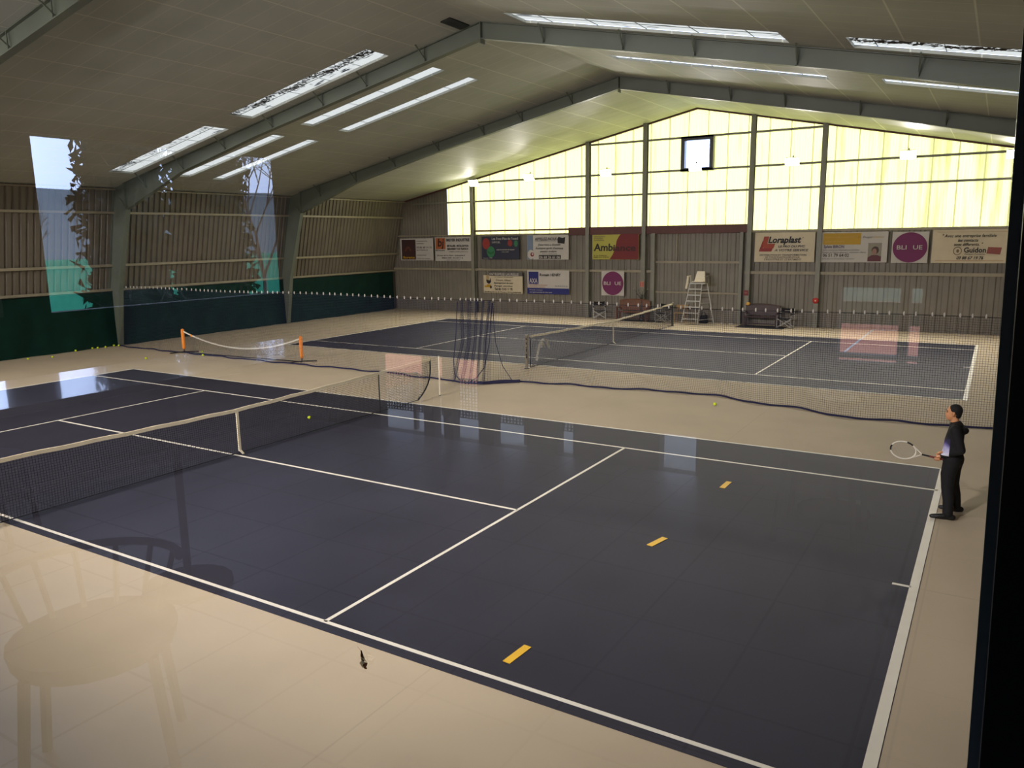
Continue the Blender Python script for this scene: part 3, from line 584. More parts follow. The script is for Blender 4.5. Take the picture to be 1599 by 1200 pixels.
# ------------------------------------------------------------ tennis balls
bp = None
for x, y, lb in ((-1.1, 2.95, 'tennis ball just beyond the nearest net, alone on the dark court'), (6.77, 8.75, 'tennis ball at the foot of the divider net'),
                 (-17.39, 4.95, 'tennis ball furthest left by the windbreak'), (-17.04, 5.64, 'second ball from the left by the windbreak'), (-17.9, 7.0, 'tennis ball alone close to the windbreak'),
                 (-17.95, 7.7, 'left ball of the first close trio'), (-17.86, 7.86, 'middle ball of the first close trio'), (-17.8, 8.15, 'right ball of the first close trio'),
                 (-17.95, 8.6, 'left ball of the second close trio'), (-17.75, 8.68, 'middle ball of the second close trio, nearest the viewer'), (-17.9, 8.85, 'right ball of the second close trio'),
                 (-13.48, 7.03, 'tennis ball alone on beige floor left of the small net'), (-13.02, 9.05, 'brighter ball behind the left orange post'), (-12.19, 8.45, 'ball lying under the small training net')):
    if bp is None: bp = q = MB().ball((0, 0, 0), .04, 14, 10).build('tennis_ball', M['ball'], None, True)
    else: q = bp.copy(); COL.objects.link(q)
    q.location = (x, y, .044); tag(q, 'yellow-green '+lb, 'ball', 'loose tennis balls')
# ------------------------------------------------------------ yellow rubber strips
for x, y, a, lb in ((8.82, 2.76, 1.55, 'the one furthest from the window'), (8.74, -.15, 1.35, 'the middle one'), (8.6, -3.64, 1.5, 'the one closest to the window')):
    b = MB(); c_, s_ = math.cos(a), math.sin(a); q = [(-.19, -.045), (.19, -.045), (.19, .045), (-.19, .045)]
    p = [(u*c_-v*s_, u*s_+v*c_) for u, v in q]; b.hexa([(u, v, 0) for u, v in p]+[(u, v, .006) for u, v in p])
    k = b.build('court_marker', M['yellow']); k.location = (x, y, .004); tag(k, 'yellow rubber court marker strip, '+lb+' of the three', 'marker', 'yellow marker strips')
# ------------------------------------------------------------ floodlights
lamp_e = emit_mat('lamp_glow', (1, .93, .80, 1), 35)
proto = root('floodlight', (0, 0, 0), 'lamp', 'lamp', 'floodlights'); proto['_w'] = 0
MB().add([(-.22, 0, -.14), (.22, 0, -.14), (.22, 0, .14), (-.22, 0, .14), (-.3, -.16, -.2), (.3, -.16, -.2), (.3, -.16, .2), (-.3, -.16, .2)], [(0, 1, 2, 3), (0, 4, 5, 1), (1, 5, 6, 2), (2, 6, 7, 3), (3, 7, 4, 0)]).build('housing', M['steel'], proto)
MB().quad((-.28, -.15, -.18), (.28, -.15, -.18), (.28, -.15, .18), (-.28, -.15, .18)).build('lens', lamp_e, proto)
MB().bar((0, 0, 0), (0, .18, .1), .05, .05).build('bracket', M['steel'], proto)
def arealight(name, en):
    l = bpy.data.lights.new(name, 'AREA'); l.shape = 'DISK'; l.size = .4; l.energy = en; l.color = (1, .93, .91); l.spread = 1.72; return l
lf, ln = arealight('far_lamp', LAMP_FAR), arealight('near_lamp', LAMP_NEAR); lf.spread = 2.25
names = ['first', 'second', 'third', 'fourth', 'fifth', 'sixth', 'seventh', 'eighth']
def place_lamp(x, y, z, tilt, rot, data, label):
    global used
    o = proto if not used else copy_tree(proto)
    used = True
    o.location = (x, y, z); o.rotation_euler = (tilt, 0, rot); o['label'] = label
    L_ = bpy.data.objects.new('bulb', data); COL.objects.link(L_); L_.parent = o; L_.location = (0, -.2, 0); L_.rotation_euler = (-PI/2, 0, 0)
used = False
for i, x in enumerate((-12.0, -8.58, -4.26, .22, 4.49, 8.96, 12.6)):
    place_lamp(x, 26.2, min(7.2, rz(x)-.24), .62, 0, lf, 'lit floodlight high on the far gable, %s from the west' % names[i])
for i, x in enumerate((-14, -9.7, -5.4, -1.1, 3.2, 7.5)): place_lamp(x, G+.4, min(7.2, rz(x)-.5), .52, PI, ln, 'lit floodlight high on the near gable, %s from the west' % names[i])
# ------------------------------------------------------------ advertising boards
def board(x0, x1, z0, z1, label, colr, name='advertising_board'):
    o = root(name, ((x0+x1)/2, 26.44, z0), label, 'sign', 'sponsor boards on the far gable')
    MB().box(x0, x1, 26.425, 26.455, z0, z1).build('panel', colr, o)
    for hx_ in (x0+.25, x1-.25): MB().box(hx_-.015, hx_+.015, 26.44, 26.46, z1-.03, z1+(.1 if z1 > 3 else .26 if z1 < 2.2 else .02)).build('hanger', M['steel'], o)
    return o
YB = 26.42
CW, CC = M['cwhite'], M['ccream']; BK = solid('ink_black', (24, 22, 24)); GY = solid('ink_grey', (84, 80, 78)); OR_ = solid('ink_orange', (168, 92, 50)); NV = solid('ink_navy', (26, 34, 108)); RD = solid('ink_red', (142, 50, 44)); YL = solid('ink_yellow', (186, 146, 26)); MG = solid('ink_magenta', (108, 22, 80)); MR = solid('ink_maroon', (56, 26, 24)); GR = solid('ink_green', (50, 116, 76)); DN = solid('ink_dark_blue', (42, 44, 62)); WH = M['cwhite']
def letters(o, items, name='lettering'):
    """items: (material, text, x, z, size[, align, shear, bold, width])"""
    b = MB()
    for it in items: text_into(b, it[0], it[1], it[2], it[3], it[4], YB, *(it[5:] if len(it) > 5 else ()))
    b.build(name, None, o)
def patch(b, mt, x0, x1, z0, z1, y=None): b.use(mt); b.box(x0, x1, (y or YB)-.001, YB+.006, z0, z1)
# dark picture and grey text
o = board(-17.5, -15.12, 2.87, 4.12, 'white edged board with dark maroon panel and yellow word Boreme', CW)
b = MB(); patch(b, MR, -17.4, -16.38, 2.92, 4.05); b.use(solid('ink_brown', (96, 48, 30))).prism([(-17.2, 3.4), (-17.05, 3.62), (-16.85, 3.68), (-16.7, 3.4), (-16.8, 3.4), (-16.9, 3.58), (-17.03, 3.5), (-17.1, 3.38)], YB-.003, YB); b.build('picture', None, o)
letters(o, [(YL, 'Boreme', -17.3, 2.97, .2, 'LEFT', 0, .004, .84), (GY, 'construction bois', -16.3, 3.93, .1, 'LEFT', 0, 0, .78), (GY, 'renovation', -16.3, 3.80, .1, 'LEFT', 0, 0, .52),
            (GY, '03 83 20 14 15', -16.3, 3.56, .14, 'LEFT', 0, .002, 1.08), (GY, '06 77 04 76 52', -16.3, 3.42, .11, 'LEFT', 0, 0, .8), (GY, 'www.boreme.fr', -16.3, 3.14, .09, 'LEFT', 0, 0, .7), (GY, 'contact par courrier', -16.3, 2.95, .09, 'LEFT', 0, 0, .95)])
o = board(-14.98, -12.52, 2.84, 4.16, 'white board with orange square and black letters bj', CW)
b = MB(); patch(b, OR_, -14.93, -14.25, 3.5, 4.12); b.build('logo', None, o)
letters(o, [(BK, 'bj', -14.8, 3.66, .62, 'LEFT', .1, .012), (BK, 'BREYER INDUSTRIE', -14.18, 3.93, .22, 'LEFT', 0, .006, 1.6), (BK, 'METALLERIE - METALLISATION', -14.12, 3.63, .15, 'LEFT', 0, .004, 1.45), (BK, 'SERRURERIE TOUS TRAVAUX', -14.12, 3.46, .15, 'LEFT', 0, .004, 1.45),
            (GY, 'escaliers, portails, garde-corps', -14.0, 3.34, .08, 'LEFT', 0, 0, 1.3), (BK, '54 rue de la Gare  industrie.fr', -14.85, 3.12, .1, 'LEFT', 0, .001, 1.95), (BK, '03 83 61 28 81 - 06 16 85 71 16', -14.5, 2.98, .11, 'LEFT', 0, .001, 1.45), (GY, 'www.bjindustrie.fr', -14.2, 2.88, .08, 'LEFT', 0, 0, .95), (BK, 'METALLERIE', -14.92, 3.4, .1, 'LEFT', 0, .001, .64)], 'lettering')
o = board(-11.8, -9.4, 2.95, 4.17, 'dark blue board with red and green discs', DN)
b = MB(); b.use(RD).disc((-11.5, 3.78), .24, .3, 28, YB-.004); b.use(GR).disc((-11.2, 3.34), .26, .3, 28, YB-.004); b.use(RD).disc((-9.97, 3.8), .15, .17, 24, YB-.004); b.use(GR).disc((-9.6, 3.78), .12, .17, 24, YB-.004)
b.use(solid('ink_red_dark', (150, 36, 32))).disc((-11.5, 3.8), .1, .09, 16, YB-.007); b.use(solid('ink_green_dark', (30, 96, 52))).prism([(-11.42, 3.42), (-11.2, 3.3), (-10.98, 3.4), (-11.0, 3.3), (-11.2, 3.2), (-11.42, 3.3)], YB-.007, YB-.004); b.build('emblem', None, o)
letters(o, [(WH, "Les Fous Ples de l'oued", -11.12, 3.98, .19, 'LEFT', 0, .002, 1.65), (WH, 'OFFICIEL', -11.12, 3.8, .14, 'LEFT', 0, 0, .55), (WH, 'vente et entretien de materiel', -10.82, 3.43, .09, 'LEFT', 0, .001, 1.12), (WH, 'toutes marques', -10.5, 3.32, .07, 'LEFT', 0, 0, .45), (WH, 'depuis 1981', -11.7, 2.99, .07, 'LEFT', 0, 0, .6)])
o = board(-8.92, -6.45, 2.94, 4.2, 'white board with blue strip, black title APPELEZ-NOUS and phone number', CW)
b = MB(); patch(b, solid('ink_sky', (112, 128, 148)), -8.91, -8.55, 2.95, 4.19); b.use(WH).disc((-8.68, 3.2), .2, .24, 28, YB-.005); b.use(solid('ink_wine', (130, 30, 50))).disc((-8.6, 3.2), .11, .11, 20, YB-.008); b.use(WH).disc((-8.58, 3.22), .05, .05, 16, YB-.010)
b.use(BK).prism([(-7.08, 3.78), (-6.68, 3.74), (-6.64, 4.08), (-6.8, 4.04), (-7.02, 4.1), (-7.1, 4.0)], YB-.003, YB); patch(b, BK, -8.2, -6.9, 2.97, 3.17); b.use(BK).box(-8.4, -7.15, YB-.002, YB, 3.885, 3.9); b.build('emblem', None, o)
letters(o, [(BK, 'APPELEZ-NOUS', -8.42, 3.93, .2, 'LEFT', 0, .003, 1.3), (BK, "J'interviens a domicile", -8.25, 3.65, .16, 'LEFT', .15, .001, 1.35), (BK, "Assistante garde d'animaux", -8.4, 3.47, .16, 'LEFT', .15, .001, 1.65), (BK, 'soutien scolaire', -8.12, 3.31, .16, 'LEFT', .15, .001, .98), (GY, 'devis et conseils gratuits', -8.0, 3.21, .06, 'LEFT', 0, 0, .9), (WH, '06 68 26 61 06', -8.16, 3.0, .18, 'LEFT', 0, .003, 1.22)])
o = board(-11.72, -9.22, 1.12, 2.08, 'white board below the green disc board, yellow vehicle and dark title strip', CC)
b = MB(); patch(b, GY, -11.35, -9.22, 2.05, 2.27); b.use(solid('ink_tan', (176, 150, 110))).disc((-11.45, 1.95), .1, .16, 16, YB-.004); b.use(BK).prism([(-11.55, 1.85), (-11.32, 1.8), (-11.25, 1.95), (-11.22, 1.72), (-11.35, 1.6), (-11.5, 1.68)], YB-.005, YB); patch(b, YL, -11.65, -11.3, 1.42, 1.52); patch(b, YL, -11.5, -11.25, 1.5, 1.58); b.use(BK).disc((-11.24, 1.44), .06, .08, 12, YB-.005); b.build('emblem', None, o)
letters(o, [(WH, 'ENTREPRISE LAURELLE', -11.3, 2.08, .19, 'LEFT', 0, .003, 1.85), (GY, 'terrassement - assainissement', -11.0, 1.97, .08, 'LEFT', 0, 0, 1.2), (BK, 'Cours, Allees', -10.9, 1.78, .13, 'LEFT', .1, .001, .95), (BK, 'Amenagement de cour', -11.05, 1.63, .13, 'LEFT', .1, .001, 1.25), (BK, 'Pavage, enrobes', -11.0, 1.47, .13, 'LEFT', .1, .001, 1.15), (BK, 'Tel: 06 15 81 11 70', -11.0, 1.28, .18, 'LEFT', 0, .004, 1.15), (BK, 'laurelle.tp 50 rue du Chenes a 54130 Dommartin', -11.65, 1.15, .1, 'LEFT', .1, .002, 2.35)])
o = board(-8.92, -6.42, 1.14, 2.38, 'white board with navy square logo and navy footer strip', CW)
b = MB(); patch(b, NV, -8.84, -8.24, 1.66, 2.3); patch(b, NV, -8.92, -6.42, 1.14, 1.45); b.build('logo', None, o)
letters(o, [(WH, 'AXA', -8.79, 1.71, .34, 'LEFT', 0, .008, .5), (BK, 'Romain HENRY', -8.15, 2.08, .2, 'LEFT', 0, .003, 1.25), (OR_, 'vous conseille et vous assure', -8.85, 1.58, .09, 'LEFT', 0, 0, 1.15), (OR_, 'pour tous vos contrats', -8.85, 1.48, .09, 'LEFT', 0, 0, 1.0), (NV, 'Tel. 03 83 47 21 36', -7.25, 1.54, .09, 'LEFT', 0, 0, .75), (WH, 'Prenez contact', -8.78, 1.32, .09, 'LEFT', 0, 0, .8), (WH, 'une agence proche de chez vous', -8.78, 1.2, .1, 'LEFT', 0, .001, 1.35)])
o = board(-5.1, -2.6, 2.95, 4.2, 'yellow and red board with black word Ambiance', solid('ink_lime', (176, 168, 72)))
b = MB(); b.use(solid('ink_crimson', (112, 26, 26))).prism([(-4.15, 2.96), (-3.98, 3.2), (-3.85, 3.5), (-3.78, 3.85), (-3.68, 4.05), (-3.56, 4.19), (-2.61, 4.19), (-2.61, 2.96)], YB-.002, YB); b.build('colour_field', None, o)
letters(o, [(BK, 'Amb', -5.02, 3.38, .5, 'LEFT', .05, .012, 1.05), (solid('ink_dark_wine', (62, 16, 18)), 'iance', -3.96, 3.38, .42, 'LEFT', .05, .012, 1.2), (GY, 'Decoration', -5.0, 4.05, .1, 'LEFT', 0, 0, .6), (GY, 'Mobilier', -5.0, 3.96, .1, 'LEFT', 0, 0, .5), (GY, 'Luminaires', -5.0, 3.87, .1, 'LEFT', 0, 0, .55), (BK, '6 rue Gambetta', -5.0, 3.12, .09, 'LEFT', 0, 0, .7), (BK, '54200 Toul  03 83 43', -5.0, 3.03, .09, 'LEFT', 0, 0, .8)])
for x0, x1, z0, z1, lb in ((-4.58, -3.36, 1.16, 2.38, 'square white board with magenta disc BLIQUE, lower one above the benches'), (8.58, 9.92, 2.84, 4.1, 'square white board with magenta disc BLIQUE, upper one beside the cream board')):
    o = board(x0, x1, z0, z1, lb, CW); cx, cz, r = (x0+x1)/2, (z0+z1)/2, (x1-x0)/2-.03
    b = MB(); b.use(MG).disc((cx, cz), r, (z1-z0)/2-.02, 40, YB-.002); b.build('disc', None, o)
    letters(o, [(WH, 'BLI', cx-.48, cz-.08, .24, 'LEFT', 0, .002, .36), (solid('ink_dull_magenta', (112, 22, 82)), 'Q', cx-.08, cz-.08, .24), (WH, 'UE', cx+.12, cz-.08, .24, 'LEFT', 0, .002, .34)])
o = board(2.98, 5.55, 2.86, 4.15, 'cream board with red L shape and bold black word Loraplast', CC)
b = MB(); b.use(solid('ink_brick', (160, 62, 40))).prism([(3.38, 3.98), (3.6, 3.98), (3.53, 3.66), (3.87, 3.66), (3.8, 3.46), (3.36, 3.46), (3.3, 3.6)], YB-.002, YB)
b.use(solid('ink_dark_red', (140, 40, 38))).prism([(3.33, 3.82), (3.16, 3.32), (3.72, 3.32), (3.77, 3.46), (3.34, 3.46)], YB-.003, YB); b.build('logo', None, o)
letters(o, [(BK, 'Loraplast', 3.56, 3.7, .38, 'LEFT', .25, .014, 1.42), (GY, 'R', 5.02, 3.88, .1), (GY, 'LE PRO DU PVC', 4.0, 3.5, .12, 'LEFT', .25, .006, 1.15), (GY, 'A VOTRE SERVICE', 3.85, 3.33, .14, 'LEFT', .25, .004, 1.45), (GY, 'DISTRIBUTION ET TRANSFORMATION', 3.22, 3.13, .11, 'LEFT', 0, .001, 2.0), (GY, 'DE TOUS PLASTIQUES POUR', 3.45, 3.03, .11, 'LEFT', 0, .001, 1.5), (GY, "L'INDUSTRIE ET LE BATIMENT", 3.42, 2.93, .11, 'LEFT', 0, .001, 1.6)])
o = board(5.8, 8.42, 2.85, 4.13, 'white board with mustard block and small portrait photo', CW)
b = MB(); patch(b, YL, 5.88, 7.38, 3.6, 4.08); b.build('colour_block', None, o)
b = MB(); patch(b, solid('photo_grey', (138, 132, 116)), 7.68, 8.2, 2.9, 3.66); b.use(solid('photo_maroon', (92, 40, 50))).prism([(7.68, 2.9), (7.68, 3.06), (7.84, 3.16), (8.05, 3.16), (8.2, 3.1), (8.2, 2.9)], YB-.004, YB)
b.use(solid('photo_hair', (70, 50, 42))).disc((7.96, 3.36), .14, .16, 20, YB-.005); b.use(solid('photo_face', (150, 112, 96))).disc((7.93, 3.3), .09, .13, 20, YB-.008); b.build('portrait', None, o)
CY = solid('ink_pale_yellow', (196, 160, 80))
letters(o, [(CY, 'Votre conseillere immobiliere', 5.95, 3.88, .13, 'LEFT', 0, .001, 1.3), (CY, 'achat et vente', 5.95, 3.7, .13, 'LEFT', 0, .001, .8), (solid('ink_violet', (62, 44, 84)), 'Sylvie BIRON', 5.92, 3.46, .17, 'LEFT', 0, .003, .82), (GY, 'Agent commercial independant en immobilier', 5.88, 3.35, .08, 'LEFT', 0, 0, 1.48), (GY, 'Secteur de Toul et alentours - estimation offerte', 5.88, 3.25, .08, 'LEFT', 0, .001, 1.72), (BK, '06 51 79 64 02', 5.9, 3.09, .19, 'LEFT', 0, .003, 1.05), (GY, 'RSAC 843 615 974 de Nancy - immobilier', 5.88, 2.98, .07, 'LEFT', 0, 0, 1.3), (GY, 'Propri', 7.46, 3.86, .14, 'LEFT', .2, 0, .35), (CY, 'immo', 7.85, 3.86, .13, 'LEFT', 0, 0, .4)])
o = board(10.05, 12.78, 2.84, 4.16, 'wide cream board with italic quotation, round seal and dusty red block', CC)
b = MB(); b.use(solid('ink_brownish', (120, 100, 74)))
for a in range(24):
    p, q = 2*PI*a/24, 2*PI*(a+1)/24; b.bar((10.96+.14*math.cos(p), YB-.002, 3.32+.15*math.sin(p)), (10.96+.14*math.cos(q), YB-.002, 3.32+.15*math.sin(q)), .03, .004, (0, 1, 0))
b.disc((10.97, 3.32), .05, .07, 12, YB-.003); b.use(solid('ink_dusty_red', (142, 74, 66))).prism([(11.96, 3.22), (12.42, 3.18), (12.46, 3.45), (12.0, 3.47)], YB-.002, YB)
b.use(solid('ink_gold', (170, 120, 60))); b.box(10.2, 12.55, YB-.001, YB, 2.93, 2.945); b.box(10.2, 12.6, YB-.001, YB, 4.06, 4.07); b.build('seal', None, o)
letters(o, [(BK, '" Avec une entreprise familiale', 10.4, 3.86, .17, 'LEFT', .25, .002, 1.85), (BK, 'les contacts', 10.95, 3.68, .17, 'LEFT', .25, .002, .7), (BK, 'sont differents. "', 10.82, 3.52, .17, 'LEFT', .25, .002, 1.0), (BK, 'Guidon', 11.18, 3.26, .28, 'LEFT', 0, .008, .76), (GY, 'Pompes Funebres', 11.22, 3.17, .08, 'LEFT', 0, .001, .7), (BK, '03 88 67 19 76', 10.95, 2.99, .17, 'LEFT', .25, .004, .92)])
# ------------------------------------------------------------ things on the columns
o = root('alarm_bell', (5.73, 26.3, 1.12), 'round red alarm bell on the gable column between the boards', 'alarm')
b = MB(); b.tube([(5.73, 26.31, 1.2), (5.73, 26.27, 1.2), (5.73, 26.24, 1.2)], [.13, .13, .08], 20); b.build('bell', M['red'], o, True); MB().ball((5.73, 26.235, 1.2), .03, 8, 6).build('striker', M['plast'], o); MB().box(5.63, 5.83, 26.3, 26.33, 1.0, 1.12).build('bracket', M['steel'], o)
o = root('sign_plate', (2.7, 26.3, 1.35), 'dark red square plate on the column above the dark bench', 'sign'); MB().box(2.6, 2.8, 26.29, 26.31, 1.35, 1.58).build('plate', solid('sign_red', (120, 40, 44)), o); MB().box(2.64, 2.76, 26.28, 26.29, 1.44, 1.5).build('pictogram', solid('sign_red2', (150, 90, 84)), o)
o = root('sign_plate', (-2.35, 26.3, 1.6), 'narrow pale sign with red strokes on the column above the brown bench', 'sign'); MB().box(-2.46, -2.26, 26.29, 26.31, 1.62, 1.9).build('plate', solid('sign_pink', (190, 140, 120)), o); MB().box(-2.43, -2.39, 26.28, 26.29, 1.64, 1.88).box(-2.33, -2.29, 26.28, 26.29, 1.64, 1.88).build('pictogram', M['red'], o)
o = root('dried_plant', (-2.4, 26.2, .98), 'spindly dark dried plant with pale flower heads behind the brown bench', 'plant'); b = MB(); rd = random.Random(5); hd = []
for i in range(9):
    a = rd.uniform(-.45, .4); p = Vector((-2.35+a*.9, 26.2+rd.uniform(-.1, .1), 1.35+rd.uniform(-.1, .2))); b.tube([(-2.32, 26.2, .95), (-2.32+a*.35, 26.2, 1.2), p], .008, 4); hd.append(p)
b.build('stems', M['leaf'], o); b = MB()
for p in hd[:5]: b.ball(p, .035, 8, 6)
b.build('flower_heads', solid('dry_flower', (150, 146, 130)), o); MB().tube([(-2.32, 26.2, 0), (-2.32, 26.2, .3), (-2.32, 26.2, .96)], [.12, .09, .02], 10).build('stand', M['black'], o)
# ------------------------------------------------------------ benches, chairs, umpire chair
def bench(x0, x1, y, h, wd_, label, dark):
    o = root('bench', ((x0+x1)/2, y, 0), label, 'bench', 'courtside benches')
    sy0, sy1 = y-.3, y+.15
    b = MB()
    for k in range(4): b.box(x0, x1, sy0+k*.11, sy0+k*.11+.095, .42, .45)
    b.build('seat', wd_, o)
    b = MB(); n_ = 16; vs = []
    for i in range(n_+1):
        u = i/n_; x = x0+.02+(x1-x0-.04)*u; z = h-.09+.09*math.sin(PI*min(1, max(0, (u-.0))))**.6
        vs += [(x, y+.16, .5), (x, y+.2, z), (x, y+.24, z), (x, y+.2, .5)]
    b.add(vs, [(4*i+k, 4*i+4+k, 4*i+4+(k+1) % 4, 4*i+(k+1) % 4) for i in range(n_) for k in range(4)]); b.build('backrest', dark, o)
    b = MB(); b.tube([(x0+.02+(x1-x0-.04)*i/n_, y+.2, h-.08+.09*math.sin(PI*i/n_)**.6) for i in range(n_+1)], .03, 6); b.build('top_rail', wd_, o)
    for x in (x0+.06, x1-.06):
        MB().box(x-.035, x+.035, sy0+.02, sy0+.09, 0, .42).build('leg', dark, o); MB().box(x-.035, x+.035, y+.1, y+.17, 0, .42).build('leg', dark, o)
        MB().box(x-.035, x+.035, sy0, y+.17, .62, .66).box(x-.03, x+.03, sy0+.02, sy0+.07, .45, .62).build('armrest', dark, o)
    MB().box(x0+.06, x1-.06, y-.1, y-.05, .12, .16).build('stretcher', dark, o)
bench(-3.5, -1.85, 26.0, 1.02, M['wood'], 'brown wooden bench with arched back under the magenta disc board', M['wood'])
bench(2.75, 4.3, 25.95, .98, M['wood_d'], 'dark red-brown wooden bench standing on a black mat', M['wood_d'])
tag(MB().box(2.55, 4.62, 25.2, 26.25, 0, .012).build('rubber_mat', M['mattex'], org=(3.5, 25.7, 0)), 'black rubber mat under the dark red-brown bench', 'mat')
tag(MB().box(-3.6, -1.2, 25.75, 26.25, 0, .012).build('rubber_mat', M['mattex'], org=(-2.4, 25.7, 0)), 'black rubber mat under the brown arched bench', 'mat')
o = root('cap', (2.86, 26.17, .93), 'yellow cap resting on the top rail of the dark bench', 'cap'); MB().ball((2.86, 26.15, .99), (.1, .11, .08), 14, 8).build('crown', solid('cap_yellow', (206, 160, 70)), o, True); MB().limb([(2.86, 26.08, .96), (2.86, 25.98, .95)], [(.09, .008), (.06, .006)], (1, 0, 0), 12).build('brim', solid('cap_yellow2', (190, 150, 80)), o)
def director(x, y, rot, label):
    o = root('director_chair', (x, y, 0), label, 'chair', 'folding director chairs')
    R = Matrix.Rotation(rot, 3, 'Z'); T = lambda *p: tuple(Vector((x, y, 0))+R@Vector(p)); w_ = .3
    for s in (-1, 1):
        MB().tube([T(s*w_, -.22, .02), T(s*w_, -.22, .6)], .013, 6).build('leg', M['chrome'], o); MB().tube([T(s*w_, .22, .02), T(s*w_, .22, .86)], .013, 6).build('leg', M['chrome'], o)
        MB().tube([T(s*w_, -.24, .02), T(s*w_, .24, .02)], .012, 6).build('foot_bar', M['chrome'], o); MB().tube([T(s*w_, -.25, .61), T(s*w_, .22, .61)], .024, 8).build('armrest', M['cblack'], o)
    for yy in (-.2, .2): MB().tube([T(-w_, yy, .42), T(w_, yy, .04)], .014, 6).tube([T(w_, yy, .42), T(-w_, yy, .04)], .014, 6).build('cross_bar', M['chrome'], o)
    b = MB(); vs = []
    for i in range(9):
        u = -1+i/4; z = .44-.04*(1-u*u); vs += [T(u*w_, -.22, z), T(u*w_, .22, z)]
    b.add(vs, [(2*i, 2*i+2, 2*i+3, 2*i+1) for i in range(8)]); b.build('seat', M['cblack'], o)
    b = MB(); vs = []
    for i in range(9):
        u = -1+i/4; q = .05*(1-u*u); vs += [T(u*w_, .22+q, .68-.02*(1-u*u)), T(u*w_, .22+q, .87-.03*(1-u*u))]
    b.add(vs, [(2*i, 2*i+2, 2*i+3, 2*i+1) for i in range(8)]); b.build('backrest', M['cblack'], o)
    MB().box(0, .01, 0, .01, 0, .01) if False else None
    b = MB(); p = [T(-.14, .255, .73), T(.14, .255, .73), T(.14, .255, .755), T(-.14, .255, .755)]; b.add(p, [(0, 1, 2, 3)]); b.build('print', M['cwhite'], o)
director(-4.52, 26.05, .5, 'black canvas director chair beside the brown bench, leftmost of three'); director(-1.1, 25.9, -.25, 'black canvas director chair behind the end of the far net'); director(4.6, 25.85, -.12, 'black canvas director chair beside the dark bench on the mat')
o = root('wooden_chair', (-.35, 26.2, 0), 'small light wooden slatted chair behind the umpire chair', 'chair')
MB().box(-.6, -.05, 26.0, 26.4, .43, .46).build('seat', M['wood_l'], o); MB().box(-.6, -.05, 26.38, 26.41, .62, .82).build('backrest', M['wood_l'], o)
for x in (-.58, -.1): MB().box(x, x+.03, 26.02, 26.05, 0, .43).build('leg', M['wood_l'], o); MB().box(x, x+.03, 26.38, 26.41, 0, .8).build('leg', M['wood_l'], o)
o = root('umpire_chair', (.6, 25.6, 0), 'tall white umpire chair with ladder steps and cream plastic seat', 'umpire chair')
fl, fr, tl, tr_ = Vector((.0, 25.35, 0)), Vector((.78, 25.35, 0)), Vector((.3, 25.62, 1.98)), Vector((.86, 25.62, 1.98)); bl, br2 = Vector((.42, 26.2, 0)), Vector((1.3, 26.15, 0)); tbl, tbr = Vector((.42, 25.95, 1.98)), Vector((1.0, 25.95, 1.98))
for p, q in ((fl, tl), (fr, tr_), (bl, tbl), (br2, tbr)): MB().tube([p, q], .022, 8).build('leg', M['chrome'], o)
for k in range(6): u = .14+k*.145; MB().bar(fl+(tl-fl)*u, fr+(tr_-fr)*u, .08, .045).build('step', M['chrome'], o)
for u in (.12, .52, .84): MB().tube([fr+(tr_-fr)*u, br2+(tbr-br2)*u], .012, 6).tube([fl+(tl-fl)*u, bl+(tbl-bl)*u], .012, 6).build('side_brace', M['chrome'], o)
MB().box(.28, .98, 25.6, 25.98, 1.96, 2.0).build('platform', M['chrome'], o)
b = MB(); b.hexa([(.38, 25.55, 2.05), (.93, 25.55, 2.05), (.93, 25.9, 2.03), (.38, 25.9, 2.03), (.38, 25.55, 2.09), (.93, 25.55, 2.09), (.93, 25.9, 2.07), (.38, 25.9, 2.07)]); b.build('seat', M['plast'], o, bevel=.01)
b = MB(); b.hexa([(.4, 25.86, 2.05), (.92, 25.86, 2.05), (.92, 25.9, 2.05), (.4, 25.9, 2.05), (.5, 25.98, 2.55), (.86, 25.98, 2.55), (.86, 26.02, 2.55), (.5, 26.02, 2.55)]); b.build('backrest', M['plast'], o, bevel=.01)
for s, x in ((-1, .22), (1, 1.06)):
    MB().tube([(x, 25.55, 1.95), (x, 25.55, 2.3), (x, 25.9, 2.32), (x, 25.95, 1.98)], .02, 6).box(x-.04, x+.04, 25.45, 25.9, 2.31, 2.34).build('armrest', M['plast'] if s < 0 else M['steel'], o)
MB().bar((.12, 25.6, 1.72), (.2, 25.6, 2.3), .09, .05).build('hanging_towel', M['plast'], o)
o.scale = (1, 1, .955)
k = root('bag', (.78, 26.2, 0), 'black bag standing on the floor behind the umpire chair', 'bag'); MB().hexa([(.6, 26.1, 0), (.98, 26.1, 0), (.98, 26.35, 0), (.6, 26.35, 0), (.64, 26.13, .36), (.94, 26.13, .4), (.94, 26.32, .4), (.64, 26.32, .36)]).build('body', M['cblack'], k, bevel=.03); MB().tube([(.7, 26.2, .36), (.72, 26.2, .5), (.86, 26.2, .5), (.88, 26.2, .38)], .015, 6).build('handle', M['cblack'], k)
for x, w_, lb in ((1.62, .12, 'small white scrap on the floor by the sliding door, nearer the umpire chair'), (2.05, .2, 'white folded paper on the floor at the foot of the sliding door')):
    o = root('paper', (x, 26.35, 0), lb, 'paper', 'papers by the door'); MB().hexa([(x-w_/2, 26.3, .0), (x+w_/2, 26.3, 0), (x+w_/2, 26.45, 0), (x-w_/2, 26.45, 0), (x-w_/2, 26.32, .04), (x+w_/2, 26.3, .05), (x+w_/2, 26.42, .05), (x-w_/2, 26.44, .03)]).build('sheet', M['cwhite'], o)
